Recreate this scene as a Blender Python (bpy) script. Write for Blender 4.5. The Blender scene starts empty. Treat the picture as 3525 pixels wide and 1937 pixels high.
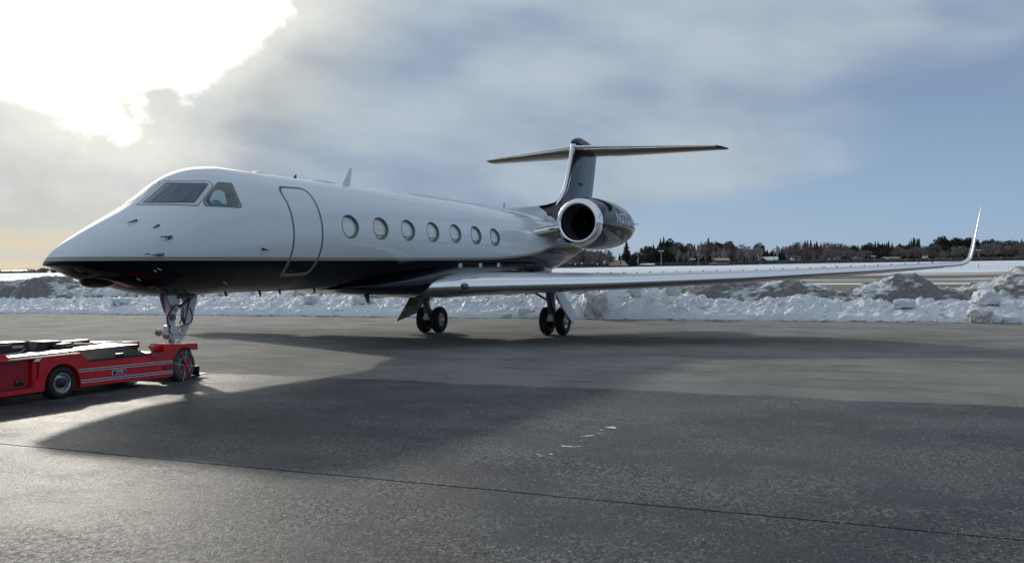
import bpy, bmesh, math, random
import numpy as np
from mathutils import Vector, Matrix
from mathutils.geometry import delaunay_2d_cdt
random.seed(7); rng = np.random.default_rng(7)
C = bpy.context.scene.collection
PI = math.pi

# ------------------------------------------------------------------ camera
CAM = np.array([-10.647, -12.892, 2.149]); YAW, PIT, ROL, FPX = 1.15213, -0.015752, -0.012785, 3227.0
_f = np.array([math.sin(YAW)*math.cos(PIT), math.cos(YAW)*math.cos(PIT), math.sin(PIT)])
_r = np.array([math.cos(YAW), -math.sin(YAW), 0.0]); _u = np.cross(_r, _f)
_r2 = _r*math.cos(ROL)+_u*math.sin(ROL); _u2 = -_r*math.sin(ROL)+_u*math.cos(ROL)
cam = bpy.data.objects.new('camera', bpy.data.cameras.new('camera')); C.objects.link(cam)
cam.data.sensor_width = 36; cam.data.lens = FPX/3525*36
cam.data.clip_start = .1; cam.data.clip_end = 9000
M = Matrix.Identity(4)
for i in range(3):
    M[i][0] = _r2[i]; M[i][1] = _u2[i]; M[i][2] = -_f[i]; M[i][3] = CAM[i]
cam.matrix_world = M
bpy.context.scene.camera = cam

# ------------------------------------------------------------------ light
SUN_EL, SUN_AZ = math.radians(20.0), math.radians(41.0)      # azimuth from +Y towards +X
SUN = Vector((math.sin(SUN_AZ)*math.cos(SUN_EL), math.cos(SUN_AZ)*math.cos(SUN_EL), math.sin(SUN_EL)))
sl = bpy.data.lights.new('sun', 'SUN'); sl.energy = 1.9; sl.angle = math.radians(1.8); sl.color = (1.0, .93, .82)
so = bpy.data.objects.new('sun', sl); C.objects.link(so)
so.rotation_euler = SUN.to_track_quat('Z', 'Y').to_euler()
vs = bpy.context.scene.view_settings
vs.view_transform = 'Standard'; vs.look = 'None'; vs.exposure = 0.12; vs.gamma = 1.0; vs.use_curve_mapping = False

# ------------------------------------------------------------------ node helpers
class NT:
    def __init__(s, nt): s.nt = nt; s.n = nt.nodes; s.l = nt.links
    def node(s, t, **kw):
        o = s.n.new(t)
        for k, v in kw.items(): setattr(o, k, v)
        return o
    def put(s, sock, v):
        if v is None: return
        if hasattr(v, 'is_output') or isinstance(v, bpy.types.NodeSocket): s.l.new(v, sock)
        else: sock.default_value = v
    def m(s, op, a, b=None, c=None, clamp=False):
        o = s.node('ShaderNodeMath', operation=op, use_clamp=clamp)
        s.put(o.inputs[0], a); s.put(o.inputs[1], b); s.put(o.inputs[2], c); return o.outputs[0]
    def mul(s, a, b): return s.m('MULTIPLY', a, b)
    def add(s, a, b): return s.m('ADD', a, b)
    def sub(s, a, b): return s.m('SUBTRACT', a, b)
    def sm(s, v, lo, hi, a=0.0, b=1.0):
        o = s.node('ShaderNodeMapRange', interpolation_type='SMOOTHSTEP')
        s.put(o.inputs[0], v); o.inputs[1].default_value = lo; o.inputs[2].default_value = hi
        o.inputs[3].default_value = a; o.inputs[4].default_value = b; return o.outputs[0]
    def lin(s, v, lo, hi, a=0.0, b=1.0):
        o = s.node('ShaderNodeMapRange'); s.put(o.inputs[0], v)
        o.inputs[1].default_value = lo; o.inputs[2].default_value = hi
        o.inputs[3].default_value = a; o.inputs[4].default_value = b; return o.outputs[0]
    def mix(s, f, a, b, bt='MIX'):
        o = s.node('ShaderNodeMix', data_type='RGBA', blend_type=bt)
        s.put(o.inputs[0], f)
        for k, v in ((6, a), (7, b)):
            if isinstance(v, (tuple, list)): v = tuple(v)+((1,) if len(v) == 3 else ())
            s.put(o.inputs[k], v)
        return o.outputs[2]
    def xyz(s, v):
        o = s.node('ShaderNodeSeparateXYZ'); s.put(o.inputs[0], v); return o.outputs
    def vec(s, x, y, z):
        o = s.node('ShaderNodeCombineXYZ')
        for i, v in enumerate((x, y, z)): s.put(o.inputs[i], v)
        return o.outputs[0]
    def dot(s, v, w):
        o = s.node('ShaderNodeVectorMath', operation='DOT_PRODUCT'); s.put(o.inputs[0], v); o.inputs[1].default_value = w
        return o.outputs['Value']
    def noise(s, v, sc=5, det=4, ro=.5, dist=0.0, out=0):
        o = s.node('ShaderNodeTexNoise'); s.put(o.inputs['Vector'], v)
        o.inputs['Scale'].default_value = sc; o.inputs['Detail'].default_value = det
        o.inputs['Roughness'].default_value = ro; o.inputs['Distortion'].default_value = dist
        return o.outputs[out]
    def vor(s, v, sc=5, feat='F1', out=0, rnd=1.0):
        o = s.node('ShaderNodeTexVoronoi', feature=feat); s.put(o.inputs['Vector'], v)
        o.inputs['Scale'].default_value = sc; o.inputs['Randomness'].default_value = rnd; return o.outputs[out]
    def bump(s, h, st=.3, d=.01, nrm=None):
        o = s.node('ShaderNodeBump'); s.put(o.inputs['Height'], h)
        o.inputs['Strength'].default_value = st; o.inputs['Distance'].default_value = d
        if nrm is not None: s.l.new(nrm, o.inputs['Normal'])
        return o.outputs[0]

def mat(name):
    m = bpy.data.materials.new(name); m.use_nodes = True
    t = NT(m.node_tree); b = m.node_tree.nodes['Principled BSDF']
    return m, t, b
def rgba(c): return tuple(c)+(1,) if len(c) == 3 else tuple(c)
def simple(name, col, ro=.5, metal=0, coat=0, noise=0.0, nsc=8, bump=0.0, spec=None):
    m, t, b = mat(name)
    b.inputs['Base Color'].default_value = rgba(col); b.inputs['Roughness'].default_value = ro
    b.inputs['Metallic'].default_value = metal; b.inputs['Coat Weight'].default_value = coat
    b.inputs['Coat Roughness'].default_value = .04
    if spec is not None: b.inputs['Specular IOR Level'].default_value = spec
    tc = t.node('ShaderNodeTexCoord').outputs['Object']
    if noise:
        n = t.noise(tc, nsc, 5, .6)
        f = t.lin(n, .3, .7, 1-noise, 1+noise)
        mm = t.node('ShaderNodeMix', data_type='RGBA', blend_type='MULTIPLY'); mm.inputs[0].default_value = 1
        mm.inputs[6].default_value = rgba(col); t.l.new(t.vec(f, f, f), mm.inputs[7]); t.l.new(mm.outputs[2], b.inputs['Base Color'])
        t.put(b.inputs['Roughness'], t.lin(n, .3, .7, max(.02, ro*(1-noise*.6)), min(1, ro*(1+noise*.6))))
    if bump:
        t.l.new(t.bump(t.noise(tc, nsc*3, 4), bump, .01), b.inputs['Normal'])
    return m

# ------------------------------------------------------------------ sky (world)
W = bpy.data.worlds.new('World'); bpy.context.scene.world = W; W.use_nodes = True
t = NT(W.node_tree); bg = W.node_tree.nodes['Background']; wout = W.node_tree.nodes['World Output']
sky = t.node('ShaderNodeTexSky', sky_type='NISHITA', sun_disc=False)
sky.sun_elevation = SUN_EL; sky.sun_rotation = SUN_AZ; sky.altitude = 200; sky.air_density = 1.2; sky.dust_density = 0.2; sky.ozone_density = 3.0
bg.inputs['Strength'].default_value = 0.05
t.l.new(sky.outputs[0], bg.inputs[0])
D = t.node('ShaderNodeTexCoord').outputs['Generated']
Fh = (math.sin(YAW), math.cos(YAW), 0); Rh = (math.cos(YAW), -math.sin(YAW), 0)
a = t.dot(D, Rh); c = t.dot(D, Fh); z = t.xyz(D)[2]
s = t.dot(D, tuple(SUN))
zt_ = t.add(z, t.mul(a, .25))
warp = t.noise(t.vec(t.mul(a, 1.3), t.mul(z, 2.4), t.mul(c, 1.3)), 2.0, 3, .5)
streak = t.noise(t.vec(t.mul(a, 1.3), t.add(t.mul(zt_, 5.0), t.mul(warp, 1.5)), t.mul(c, 1.3)), 1.5, 5, .42)
fine = t.noise(t.vec(t.mul(a, 3.2), t.mul(t.add(z, t.mul(a, .12)), 9.0), t.mul(c, 3.2)), 1.6, 5, .5)
big = t.noise(t.vec(t.mul(a, 1.2), t.mul(zt_, 3.2), t.mul(c, 1.2)), 2.1, 3, .5)
# amount of cloud: thick overhead and towards the sun, clearing low on the side away from the sun
lowclear = t.mul(t.sm(z, .11, .04), t.sm(a, .00, .22))
midclear = t.mul(t.sm(z, .60, .30), t.sm(a, .20, .46))
cov = t.add(t.add(t.mul(streak, 1.0), t.mul(big, .55)), t.mul(fine, .15))
cov = t.sub(t.sub(cov, t.mul(lowclear, .44)), t.mul(midclear, .28))
cov = t.add(cov, t.mul(t.sm(z, .05, .2), .10))
cov = t.add(cov, t.mul(t.sm(s, .72, .95), .42))
cover = t.sm(cov, .52, .90)
tone = t.sub(t.add(t.add(t.mul(streak, .50), t.mul(fine, .42)), t.mul(big, .30)), t.mul(t.mul(t.sm(a, .15, -.15), t.sm(z, .22, .10)), .10))
ccol = t.mix(t.sm(tone, .40, .70), (.245, .325, .465), (.46, .54, .61))
near = t.sm(s, .935, .985)
ccol = t.mix(t.mul(near, .62), ccol, t.mix(t.sm(tone, .40, .70), (.40, .42, .42), (.68, .66, .56)))
sh = t.dot(D, (math.sin(SUN_AZ), math.cos(SUN_AZ), 0))
ccol = t.mix(t.mul(t.sm(sh, .974, .998), t.sm(tone, .34, .58, .45, .85)), ccol, (.70, .70, .63))
ccol = t.mix(t.mul(t.mul(t.sm(z, .06, .0), t.sm(sh, .955, .99)), t.mul(t.sm(streak, .35, .6), .60)), ccol, (.80, .68, .50))
base = t.mix(t.sm(z, .0, .22), (.28, .44, .68), (.22, .30, .47))
# peach rim along the horizon below the sun
rim = t.mul(t.sm(z, .075, .015), t.sm(s, .918, .9395))
ccol = t.mix(t.mul(rim, t.sm(t.noise(t.vec(t.mul(a, 2.0), t.mul(z, 22.0), t.mul(c, 2.0)), 2.0, 5, .55), .38, .60)), ccol, (.76, .66, .48))
# bright break in the cloud round the sun, with a torn edge
tear = t.add(t.mul(t.sub(t.noise(t.vec(t.mul(a, 2.2), t.mul(z, 2.6), t.mul(c, 2.2)), 3.4, 6, .56), .5), .060), t.mul(t.sub(streak, .5), .02))
edge = t.add(s, tear)
gap = t.sm(edge, .9740, .9865)
lip = t.mul(t.sm(edge, .955, .9765), .17)
halo = t.m('POWER', t.m('MAXIMUM', s, 0.0), 34.0)
core = t.m('POWER', t.m('MAXIMUM', s, 0.0), 90.0)
open_ = t.node('ShaderNodeBackground'); t.l.new(base, open_.inputs[0]); open_.inputs[1].default_value = 1.0
clear = t.node('ShaderNodeMixShader'); clear.inputs[0].default_value = .72; t.l.new(bg.outputs[0], clear.inputs[1]); t.l.new(open_.outputs[0], clear.inputs[2])
cl = t.node('ShaderNodeBackground'); t.l.new(ccol, cl.inputs[0]); cl.inputs[1].default_value = .92
mixs = t.node('ShaderNodeMixShader'); t.l.new(t.m('MAXIMUM', cover, t.sm(s, .80, .90)), mixs.inputs[0]); t.l.new(clear.outputs[0], mixs.inputs[1]); t.l.new(cl.outputs[0], mixs.inputs[2])
em2 = t.node('ShaderNodeBackground'); em2.inputs[0].default_value = (1.0, .96, .84, 1)
t.l.new(t.add(t.add(t.mul(halo, .07), t.add(t.mul(gap, 1.1), lip)), t.mul(t.mul(core, gap), 5.0)), em2.inputs[1])
ad2 = t.node('ShaderNodeAddShader'); t.l.new(mixs.outputs[0], ad2.inputs[0]); t.l.new(em2.outputs[0], ad2.inputs[1])
t.l.new(ad2.outputs[0], wout.inputs[0])

# ------------------------------------------------------------------ object helpers
def tag(o, label=None, cat=None, group=None, kind=None):
    if label: o['label'] = label
    if cat: o['category'] = cat
    if group: o['group'] = group
    if kind: o['kind'] = kind
    return o
def thing(name, loc, label, cat, group=None, rz=0):
    o = bpy.data.objects.new(name, None); C.objects.link(o); o.location = loc; o.rotation_euler.z = rz
    o.empty_display_size = .2
    return tag(o, label, cat, group)
def world_of(p):
    if p is None: return Matrix.Identity(4)
    return world_of(p.parent) @ p.matrix_parent_inverse @ p.matrix_basis if p.parent else p.matrix_basis.copy()
def link(name, me, mats, parent=None, smooth=True, angle=None):
    o = bpy.data.objects.new(name, me); C.objects.link(o)
    for m in (mats if isinstance(mats, (list, tuple)) else [mats]): me.materials.append(m)
    if smooth:
        me.polygons.foreach_set('use_smooth', [True]*len(me.polygons))
        if angle is not None: me.set_sharp_from_angle(angle=math.radians(angle))
    if parent is not None:
        o.parent = parent
        o.matrix_parent_inverse = world_of(parent).inverted()       # children are written in world coordinates
    return o
def mesh(name, V, Fc, mats, parent=None, smooth=True, angle=40, mi=None):
    me = bpy.data.meshes.new(name); me.from_pydata([tuple(map(float, v)) for v in V], [], [tuple(map(int, f)) for f in Fc])
    if mi is not None: me.polygons.foreach_set('material_index', mi)
    me.update(); return link(name, me, mats, parent, smooth, angle)
def from_bm(name, bm, mats, parent=None, smooth=True, angle=40, recalc=True):
    if recalc: bmesh.ops.recalc_face_normals(bm, faces=bm.faces)
    me = bpy.data.meshes.new(name); bm.to_mesh(me); bm.free(); return link(name, me, mats, parent, smooth, angle)
def grid_faces(n, m, closed=False):
    i = np.arange(n-1)[:, None]; j = np.arange(m if closed else m-1)[None, :]
    j2 = (j+1) % m
    return np.stack([i*m+j+0*i, i*m+j2, (i+1)*m+j2, (i+1)*m+j], -1).reshape(-1, 4)
def bm_box(bm, c, s, rot=None, bev=0.0):
    g = bmesh.ops.create_cube(bm, size=1)['verts']
    R = rot if rot is not None else Matrix.Identity(3)
    for v in g: v.co = R @ Vector((v.co.x*s[0], v.co.y*s[1], v.co.z*s[2])) + Vector(c)
    if bev:
        es = {e for v in g for e in v.link_edges}
        bmesh.ops.bevel(bm, geom=list(es), offset=bev, segments=2, affect='EDGES', profile=.6)
def bm_tube(bm, pts, r, n=10, cap=True):
    pts = [Vector(p) for p in pts]; rs = r if isinstance(r, (list, tuple)) else [r]*len(pts)
    rings = []; up = None
    for i, p in enumerate(pts):
        d = (pts[min(i+1, len(pts)-1)]-pts[max(i-1, 0)]).normalized()
        if up is None or abs(d.dot(up)) > .98: up = Vector((0, 0, 1)) if abs(d.z) < .9 else Vector((1, 0, 0))
        x = d.cross(up).normalized(); y = x.cross(d); up = y
        rings.append([bm.verts.new(p+(x*math.cos(2*PI*k/n)+y*math.sin(2*PI*k/n))*rs[i]) for k in range(n)])
    for i in range(len(rings)-1):
        for k in range(n): bm.faces.new((rings[i][k], rings[i][(k+1) % n], rings[i+1][(k+1) % n], rings[i+1][k]))
    if cap: bm.faces.new(rings[0][::-1]); bm.faces.new(rings[-1])
def bm_lathe(bm, prof, org, ax, n=32, closed=False):
    """prof: list of (distance along ax, radius)"""
    ax = Vector(ax).normalized(); org = Vector(org)
    u = ax.cross(Vector((0, 0, 1)) if abs(ax.z) < .9 else Vector((1, 0, 0))).normalized(); v = ax.cross(u)
    R = []
    for d, r in prof:
        if r < 1e-5: R.append([bm.verts.new(org+ax*d)])
        else: R.append([bm.verts.new(org+ax*d+(u*math.cos(2*PI*k/n)+v*math.sin(2*PI*k/n))*r) for k in range(n)])
    for A, B in zip(R, R[1:]+([R[0]] if closed else [])):
        for k in range(n):
            q = [A[k % len(A)], A[(k+1) % len(A)], B[(k+1) % len(B)], B[k % len(B)]]
            q = list(dict.fromkeys(q))
            if len(q) > 2: bm.faces.new(q)
def bm_prism(bm, poly, y0, y1, axis='y', bev=0.0):
    """poly in the (x,z) plane pushed from y0 to y1 (axis y), or (x,y) pushed in z (axis z), or (y,z) pushed in x"""
    def P(a, b, w): return {'y': (a, w, b), 'z': (a, b, w), 'x': (w, a, b)}[axis]
    A = [bm.verts.new(P(a, b, y0)) for a, b in poly]; B = [bm.verts.new(P(a, b, y1)) for a, b in poly]
    n = len(poly); fs = [bm.faces.new(A), bm.faces.new(B[::-1])]
    for i in range(n): fs.append(bm.faces.new((A[i], A[(i+1) % n], B[(i+1) % n], B[i])))
    if bev:
        es = {e for f in fs[:2] for e in f.edges}
        bmesh.ops.bevel(bm, geom=list(es), offset=bev, segments=2, affect='EDGES')
def one(name, fn, m, parent=None, **kw):
    bm = bmesh.new(); fn(bm); return from_bm(name, bm, m, parent, **kw)
def box(name, c, s, m, parent=None, rot=None, bev=0.0): return one(name, lambda b: bm_box(b, c, s, rot, bev), m, parent, angle=35)
def tube(name, pts, r, m, parent=None, n=10): return one(name, lambda b: bm_tube(b, pts, r, n), m, parent, angle=50)
def lathe(name, prof, org, ax, m, parent=None, n=32, closed=False, angle=35): return one(name, lambda b: bm_lathe(b, prof, org, ax, n, closed), m, parent, angle=angle)
def prism(name, poly, a, b, m, parent=None, axis='y', bev=0.0): return one(name, lambda q: bm_prism(q, poly, a, b, axis, bev), m, parent, angle=30)
def copy_tree(o, parent=None):
    c_ = o.copy(); C.objects.link(c_)
    if parent is not None: c_.parent = parent
    for ch in list(o.children): copy_tree(ch, c_)
    return c_

# numpy value/perlin noise
_perm = rng.permutation(512); _grad = rng.normal(size=(512, 2)); _grad /= np.linalg.norm(_grad, axis=1)[:, None]
def perlin(x, y):
    xi = np.floor(x).astype(int); yi = np.floor(y).astype(int); xf = x-xi; yf = y-yi
    def g(ix, iy, dx, dy):
        h = _perm[(_perm[ix & 511]+iy) & 511]; return _grad[h, 0]*dx+_grad[h, 1]*dy
    u = xf**3*(xf*(xf*6-15)+10); v = yf**3*(yf*(yf*6-15)+10)
    a_ = g(xi, yi, xf, yf)*(1-u)+g(xi+1, yi, xf-1, yf)*u
    b_ = g(xi, yi+1, xf, yf-1)*(1-u)+g(xi+1, yi+1, xf-1, yf-1)*u
    return (a_*(1-v)+b_*v)*1.5
def fbm(x, y, o=5, ro=.5, ridged=False):
    s_ = 0; a_ = 1; t_ = 0
    for k in range(o):
        n = perlin(x*2**k+17.3*k, y*2**k-9.1*k); n = 1-2*np.abs(n) if ridged else n
        s_ = s_+a_*n; t_ += a_; a_ *= ro
    return s_/t_
def gz(X): return np.maximum(.014*(16.7-X), -.13)

# ------------------------------------------------------------------ materials
def paint_fuselage():
    m, t, b = mat('fuselage_paint')
    o = t.node('ShaderNodeTexCoord').outputs['Object']; x, y, z = t.xyz(o)
    cv = t.node('ShaderNodeFloatCurve'); cm = cv.mapping; cu = cm.curves[0]
    pts = [(0, 2.336), (6, 2.332), (11, 2.345), (13, 2.352), (14.5, 2.372), (16.45, 2.454), (17.8, 2.578), (18.6, 2.69), (19.7, 2.89), (20.8, 3.2), (21.8, 3.62), (22.6, 4.1), (23.2, 4.9)]
    cu.points[0].location = (0, pts[0][1]/5); cu.points[1].location = (1, .99)
    for px, pz in pts[1:]: cu.points.new(px/25, pz/5)
    cm.update(); t.put(cv.inputs['Value'], t.mul(x, 1/25))
    bz = t.mul(cv.outputs[0], 5.0); dz = t.sub(z, bz)
    white = t.m('GREATER_THAN', dz, .062); gold = t.m('GREATER_THAN', dz, 0.0)
    thin = t.m('GREATER_THAN', dz, .010)
    saddle = t.mul(t.m('GREATER_THAN', t.add(z, t.mul(t.sub(x, 20.7), .45)), 4.32), t.m('GREATER_THAN', x, 20.6))
    tail = t.m('GREATER_THAN', x, 22.5)
    keepw = t.sub(1.0, t.m('MAXIMUM', saddle, tail))
    white = t.mul(white, keepw); gold = t.mul(gold, keepw); thin = t.mul(thin, keepw)
    col = t.mix(gold, (.004, .005, .010), (.60, .58, .52))
    col = t.mix(thin, col, (.36, .33, .27)); col = t.mix(white, col, (.74, .78, .83))
    n = t.noise(o, 1.3, 4, .6)
    col = t.mix(t.mul(t.sm(n, .45, .75), t.mul(white, .05)), col, (.45, .42, .38))
    t.l.new(col, b.inputs['Base Color']); b.inputs['Roughness'].default_value = .09
    b.inputs['Coat Weight'].default_value = .0
    t.put(b.inputs['Specular IOR Level'], t.lin(white, 0, 1, .16, .5))
    # very slight unevenness of skin panels so that reflections are not perfect
    t.l.new(t.bump(t.noise(t.vec(t.mul(x, .9), y, z), 1.6, 2, .4), .10, .02), b.inputs['Normal'])
    return m
M_fus = paint_fuselage()
M_black = simple('black_gloss', (.003, .005, .011), .07, spec=.3)
M_charcoal = simple('charcoal_gloss', (.006, .008, .013), .06, spec=.36)
M_white = simple('white_gloss', (.70, .71, .73), .12)
M_chrome = simple('polished_metal', (.86, .87, .89), .07, metal=1)
M_tail = simple('tail_charcoal', (.006, .007, .010), .12, spec=.22)
M_wing = simple('wing_grey', (.36, .39, .43), .2, noise=.05, nsc=2)
M_metal = simple('grey_metal', (.42, .44, .46), .32, metal=.8, noise=.15, nsc=20)
M_gear = simple('gear_paint', (.62, .65, .66), .35, coat=.3, noise=.12, nsc=14)
M_geardark = simple('gear_dark', (.10, .105, .11), .4, coat=.2, noise=.2, nsc=12)
M_joint_skin = simple('skin_joint', (.50, .52, .55), .4)
M_rubber = simple('rubber', (.012, .012, .013), .75, noise=.3, nsc=30, bump=.3)
M_hose = simple('hose_black', (.008, .008, .009), .45)
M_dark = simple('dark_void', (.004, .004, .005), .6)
M_seal = simple('seal_grey', (.055, .065, .075), .4)
M_rim_light = simple('seal_edge', (.60, .63, .65), .35, metal=.2)
M_frame = simple('window_reveal', (.16, .19, .20), .45)
M_shade = simple('window_shade', (.74, .80, .76), .5, coat=.9)
M_shade_warm = simple('window_shade_warm', (.74, .73, .64), .5, coat=.9)
M_glass = simple('tinted_glass', (.022, .045, .085), .045, coat=1.0, spec=.9)
M_glass_grey = simple('side_glass', (.018, .026, .036), .05, coat=1.0, spec=.8)
M_curtain = simple('cockpit_shade', (.36, .50, .54), .5, coat=1.0)
M_teal = simple('teal_cover', (.02, .16, .24), .5, coat=1.0)
M_primer = simple('windshield_panel', (.60, .60, .66), .32, metal=.25, coat=.4, noise=.05, nsc=20)
M_red = simple('tug_red', (.62, .008, .020), .30, coat=.7, noise=.12, nsc=3)
M_redstrap = simple('red_strap', (.55, .02, .015), .55)
M_redflap = simple('faded_red_mat', (.30, .045, .04), .6, noise=.2, nsc=14)
M_tyregrey = simple('tyre_cover', (.055, .065, .075), .5, noise=.15, nsc=9)
M_rim = simple('wheel_rim', (.55, .60, .60), .28, metal=.7, noise=.15, nsc=22)
M_blk = simple('black_plastic', (.014, .014, .017), .42, noise=.2, nsc=20)
M_yellow = simple('gold_sticker', (.50, .38, .18), .5)
M_label = simple('white_label', (.75, .73, .78), .5)
M_navy = simple('navy_stripe', (.006, .01, .035), .4)
M_lens = simple('light_lens', (.45, .52, .52), .08, metal=.6, coat=1)
M_amber = simple('marker_lens', (.05, .008, .006), .25, coat=.8)
def m_fan():
    m, t, b = mat('fan_blades'); b.inputs['Base Color'].default_value = (.02, .022, .028, 1); b.inputs['Metallic'].default_value = .7; b.inputs['Roughness'].default_value = .35; return m
M_fan = m_fan()
def m_tread():
    m, t, b = mat('checker_plate')
    o = t.node('ShaderNodeTexCoord').outputs['Object']; x, y, z = t.xyz(o)
    w = t.m('SINE', t.mul(t.add(x, y), 210.0)); w2 = t.m('SINE', t.mul(t.sub(x, y), 210.0))
    h = t.m('MAXIMUM', t.mul(w, t.m('GREATER_THAN', w2, .0)), 0.0)
    t.l.new(t.mix(t.sm(h, .2, .8), (.30, .29, .27), (.62, .60, .54)), b.inputs['Base Color'])
    b.inputs['Metallic'].default_value = .55; b.inputs['Roughness'].default_value = .38
    t.l.new(t.bump(h, .6, .006), b.inputs['Normal']); return m
M_tread = m_tread()
def m_treadblack():
    m, t, b = mat('black_ribbed_mat')
    o = t.node('ShaderNodeTexCoord').outputs['Object']; x, y, z = t.xyz(o)
    h = t.m('SINE', t.mul(t.add(x, t.mul(z, .25)), 130.0))
    t.l.new(t.mix(t.sm(h, .1, .8), (.012, .013, .015), (.05, .053, .055)), b.inputs['Base Color'])
    b.inputs['Roughness'].default_value = .5; t.l.new(t.bump(h, .8, .008), b.inputs['Normal']); return m
M_mat = m_treadblack()

def m_asphalt():
    m, t, b = mat('asphalt')
    o = t.node('ShaderNodeTexCoord').outputs['Object']; x, y, z = t.xyz(o)
    grain = t.vor(o, 60.0); g2 = t.noise(o, 55, 5, .8); g3 = t.noise(o, 24, 5, .8); mid = t.noise(o, 6.0, 5, .65)
    lane = t.noise(t.vec(x, t.mul(y, .30), z), 1.1, 6, .65)
    patch = t.noise(o, .45, 5, .6); patch2 = t.noise(t.vec(x, t.mul(y, .6), z), 1.3, 6, .7)
    old = t.sm(t.add(x, t.add(t.mul(t.sub(mid, .5), .35), t.mul(t.sub(patch, .5), .8))), 3.40, 3.62)     # older, paler paving beyond this seam
    new = t.mix(t.sm(t.add(t.mul(patch, .5), t.mul(patch2, .5)), .42, .60), (.040, .045, .054), (.080, .084, .090))
    pale = t.mix(t.sm(patch, .36, .64), (.245, .238, .226), (.325, .313, .292))
    col = t.mix(old, new, pale)
    col = t.mix(t.mul(t.sm(lane, .52, .64), .30), col, (.060, .060, .062))
    amt = t.sm(t.add(t.mul(patch2, .65), t.mul(patch, .35)), .43, .57, .04, 1.0)
    wear = t.mul(t.sm(t.add(t.mul(g3, .45), t.mul(g2, .55)), .500, .570), amt)
    col = t.mix(t.mul(wear, t.mix(old, (.80, .80, .80), (.34, .34, .34))), col, (.30, .296, .28))
    pit = t.sm(t.add(t.mul(g3, .6), t.mul(g2, .4)), .47, .40)
    col = t.mix(t.mul(pit, .55), col, (.014, .015, .017))
    spk = t.m('GREATER_THAN', t.noise(o, 38, 1, .5), .725)
    col = t.mix(t.mul(spk, .8), col, (.55, .54, .50))
    t.l.new(col, b.inputs['Base Color'])
    t.put(b.inputs['Roughness'], t.add(t.lin(t.add(t.mul(patch2, .5), t.mul(g3, .5)), .35, .65, .34, .62), t.mul(old, .34)))
    gs = t.add(t.mul(t.noise(o, 36, 4, .8), .60), t.mul(g3, .40))
    lo = t.lin(patch2, .40, .60, .12, .03); hi = t.lin(patch2, .40, .60, .26, .46)
    spn = t.add(lo, t.mul(t.sub(hi, lo), t.sm(gs, .475, .565)))
    spo = t.lin(gs, .40, .60, .05, .11)
    t.put(b.inputs['Specular IOR Level'], t.add(t.mul(spn, t.sub(1.0, old)), t.mul(spo, old)))
    h = t.add(t.add(t.mul(grain, -.5), t.mul(g2, 1.6)), t.add(t.mul(g3, 2.2), t.mul(mid, .10)))
    t.l.new(t.bump(h, 1.0, .016), b.inputs['Normal']); return m
M_asph = m_asphalt()
M_joint = simple('joint_tar', (.012, .012, .013), .6, noise=.3, nsc=12)
def m_snow():
    m, t, b = mat('clean_snow')
    o = t.node('ShaderNodeTexCoord').outputs['Object']
    n = t.noise(o, 1.1, 6, .65); n2 = t.noise(o, 9, 5, .7)
    col = t.mix(t.sm(t.add(t.mul(n, .6), t.mul(n2, .4)), .50, .66), (.86, .89, .93), (.56, .585, .60))
    t.l.new(col, b.inputs['Base Color']); b.inputs['Roughness'].default_value = .55
    b.inputs['Subsurface Weight'].default_value = .0
    t.l.new(t.bump(t.add(t.noise(o, 12, 6, .75), t.mul(t.noise(o, 4, 4, .6), .6)), 1.0, .09), b.inputs['Normal']); return m
M_snow = m_snow()
def m_dirty():
    m, t, b = mat('dirty_snow')
    tc = t.node('ShaderNodeTexCoord').outputs['Object']; x, y, z = t.xyz(tc)
    ng = t.xyz(t.node('ShaderNodeNewGeometry').outputs['Normal'])[2]
    n = t.noise(tc, .5, 5, .55); n2 = t.noise(tc, 5, 6, .75); n3 = t.noise(t.vec(x, y, t.mul(z, 3.0)), 3, 5, .6)
    dirt = t.mix(t.sm(n2, .34, .70), (.15, .145, .145), (.27, .268, .265))
    clean = t.mix(n3, (.60, .62, .63), (.82, .84, .86))
    f = t.sm(t.add(t.add(t.mul(n, 1.1), t.mul(t.sub(ng, .5), .35)), t.mul(t.sub(n3, .5), .5)), .68, .80)
    t.l.new(t.mix(f, dirt, clean), b.inputs['Base Color']); b.inputs['Roughness'].default_value = .7
    t.l.new(t.bump(t.add(t.noise(tc, 6, 7, .75), t.mul(t.vor(tc, 3.5), .35)), 1.0, .12), b.inputs['Normal']); return m
M_dirty = m_dirty()
M_ice = simple('old_ice_snow', (.50, .51, .50), .6, noise=.45, nsc=3.0, bump=.9)
def m_grass():
    m, t, b = mat('winter_grass')
    o = t.node('ShaderNodeTexCoord').outputs['Object']; x, y, z = t.xyz(o)
    n = t.noise(t.vec(x, t.mul(y, .25), z), .25, 6, .7); n2 = t.noise(o, 3, 5, .7)
    col = t.mix(t.sm(n, .35, .65), (.060, .042, .022), (.155, .118, .070)); col = t.mix(t.mul(t.sm(n2, .4, .7), .5), col, (.21, .17, .11))
    sp = t.noise(t.vec(t.mul(x, 1.0), t.mul(y, .10), z), .16, 4, .6)
    w = t.m('MAXIMUM', t.sm(x, 150, 190, 0, .30), t.sm(t.m('ABSOLUTE', t.sub(x, 96.5)), 3.2, 1.0, 0, .62))
    w = t.m('MAXIMUM', w, t.sm(t.m('ABSOLUTE', t.sub(x, 122)), 3.0, 1.0, 0, .30))
    sn = t.sm(t.add(sp, w), .64, .68)
    t.l.new(t.mix(sn, col, (.82, .85, .88)), b.inputs['Base Color']); b.inputs['Roughness'].default_value = .9; return m
M_grass = m_grass()
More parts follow.
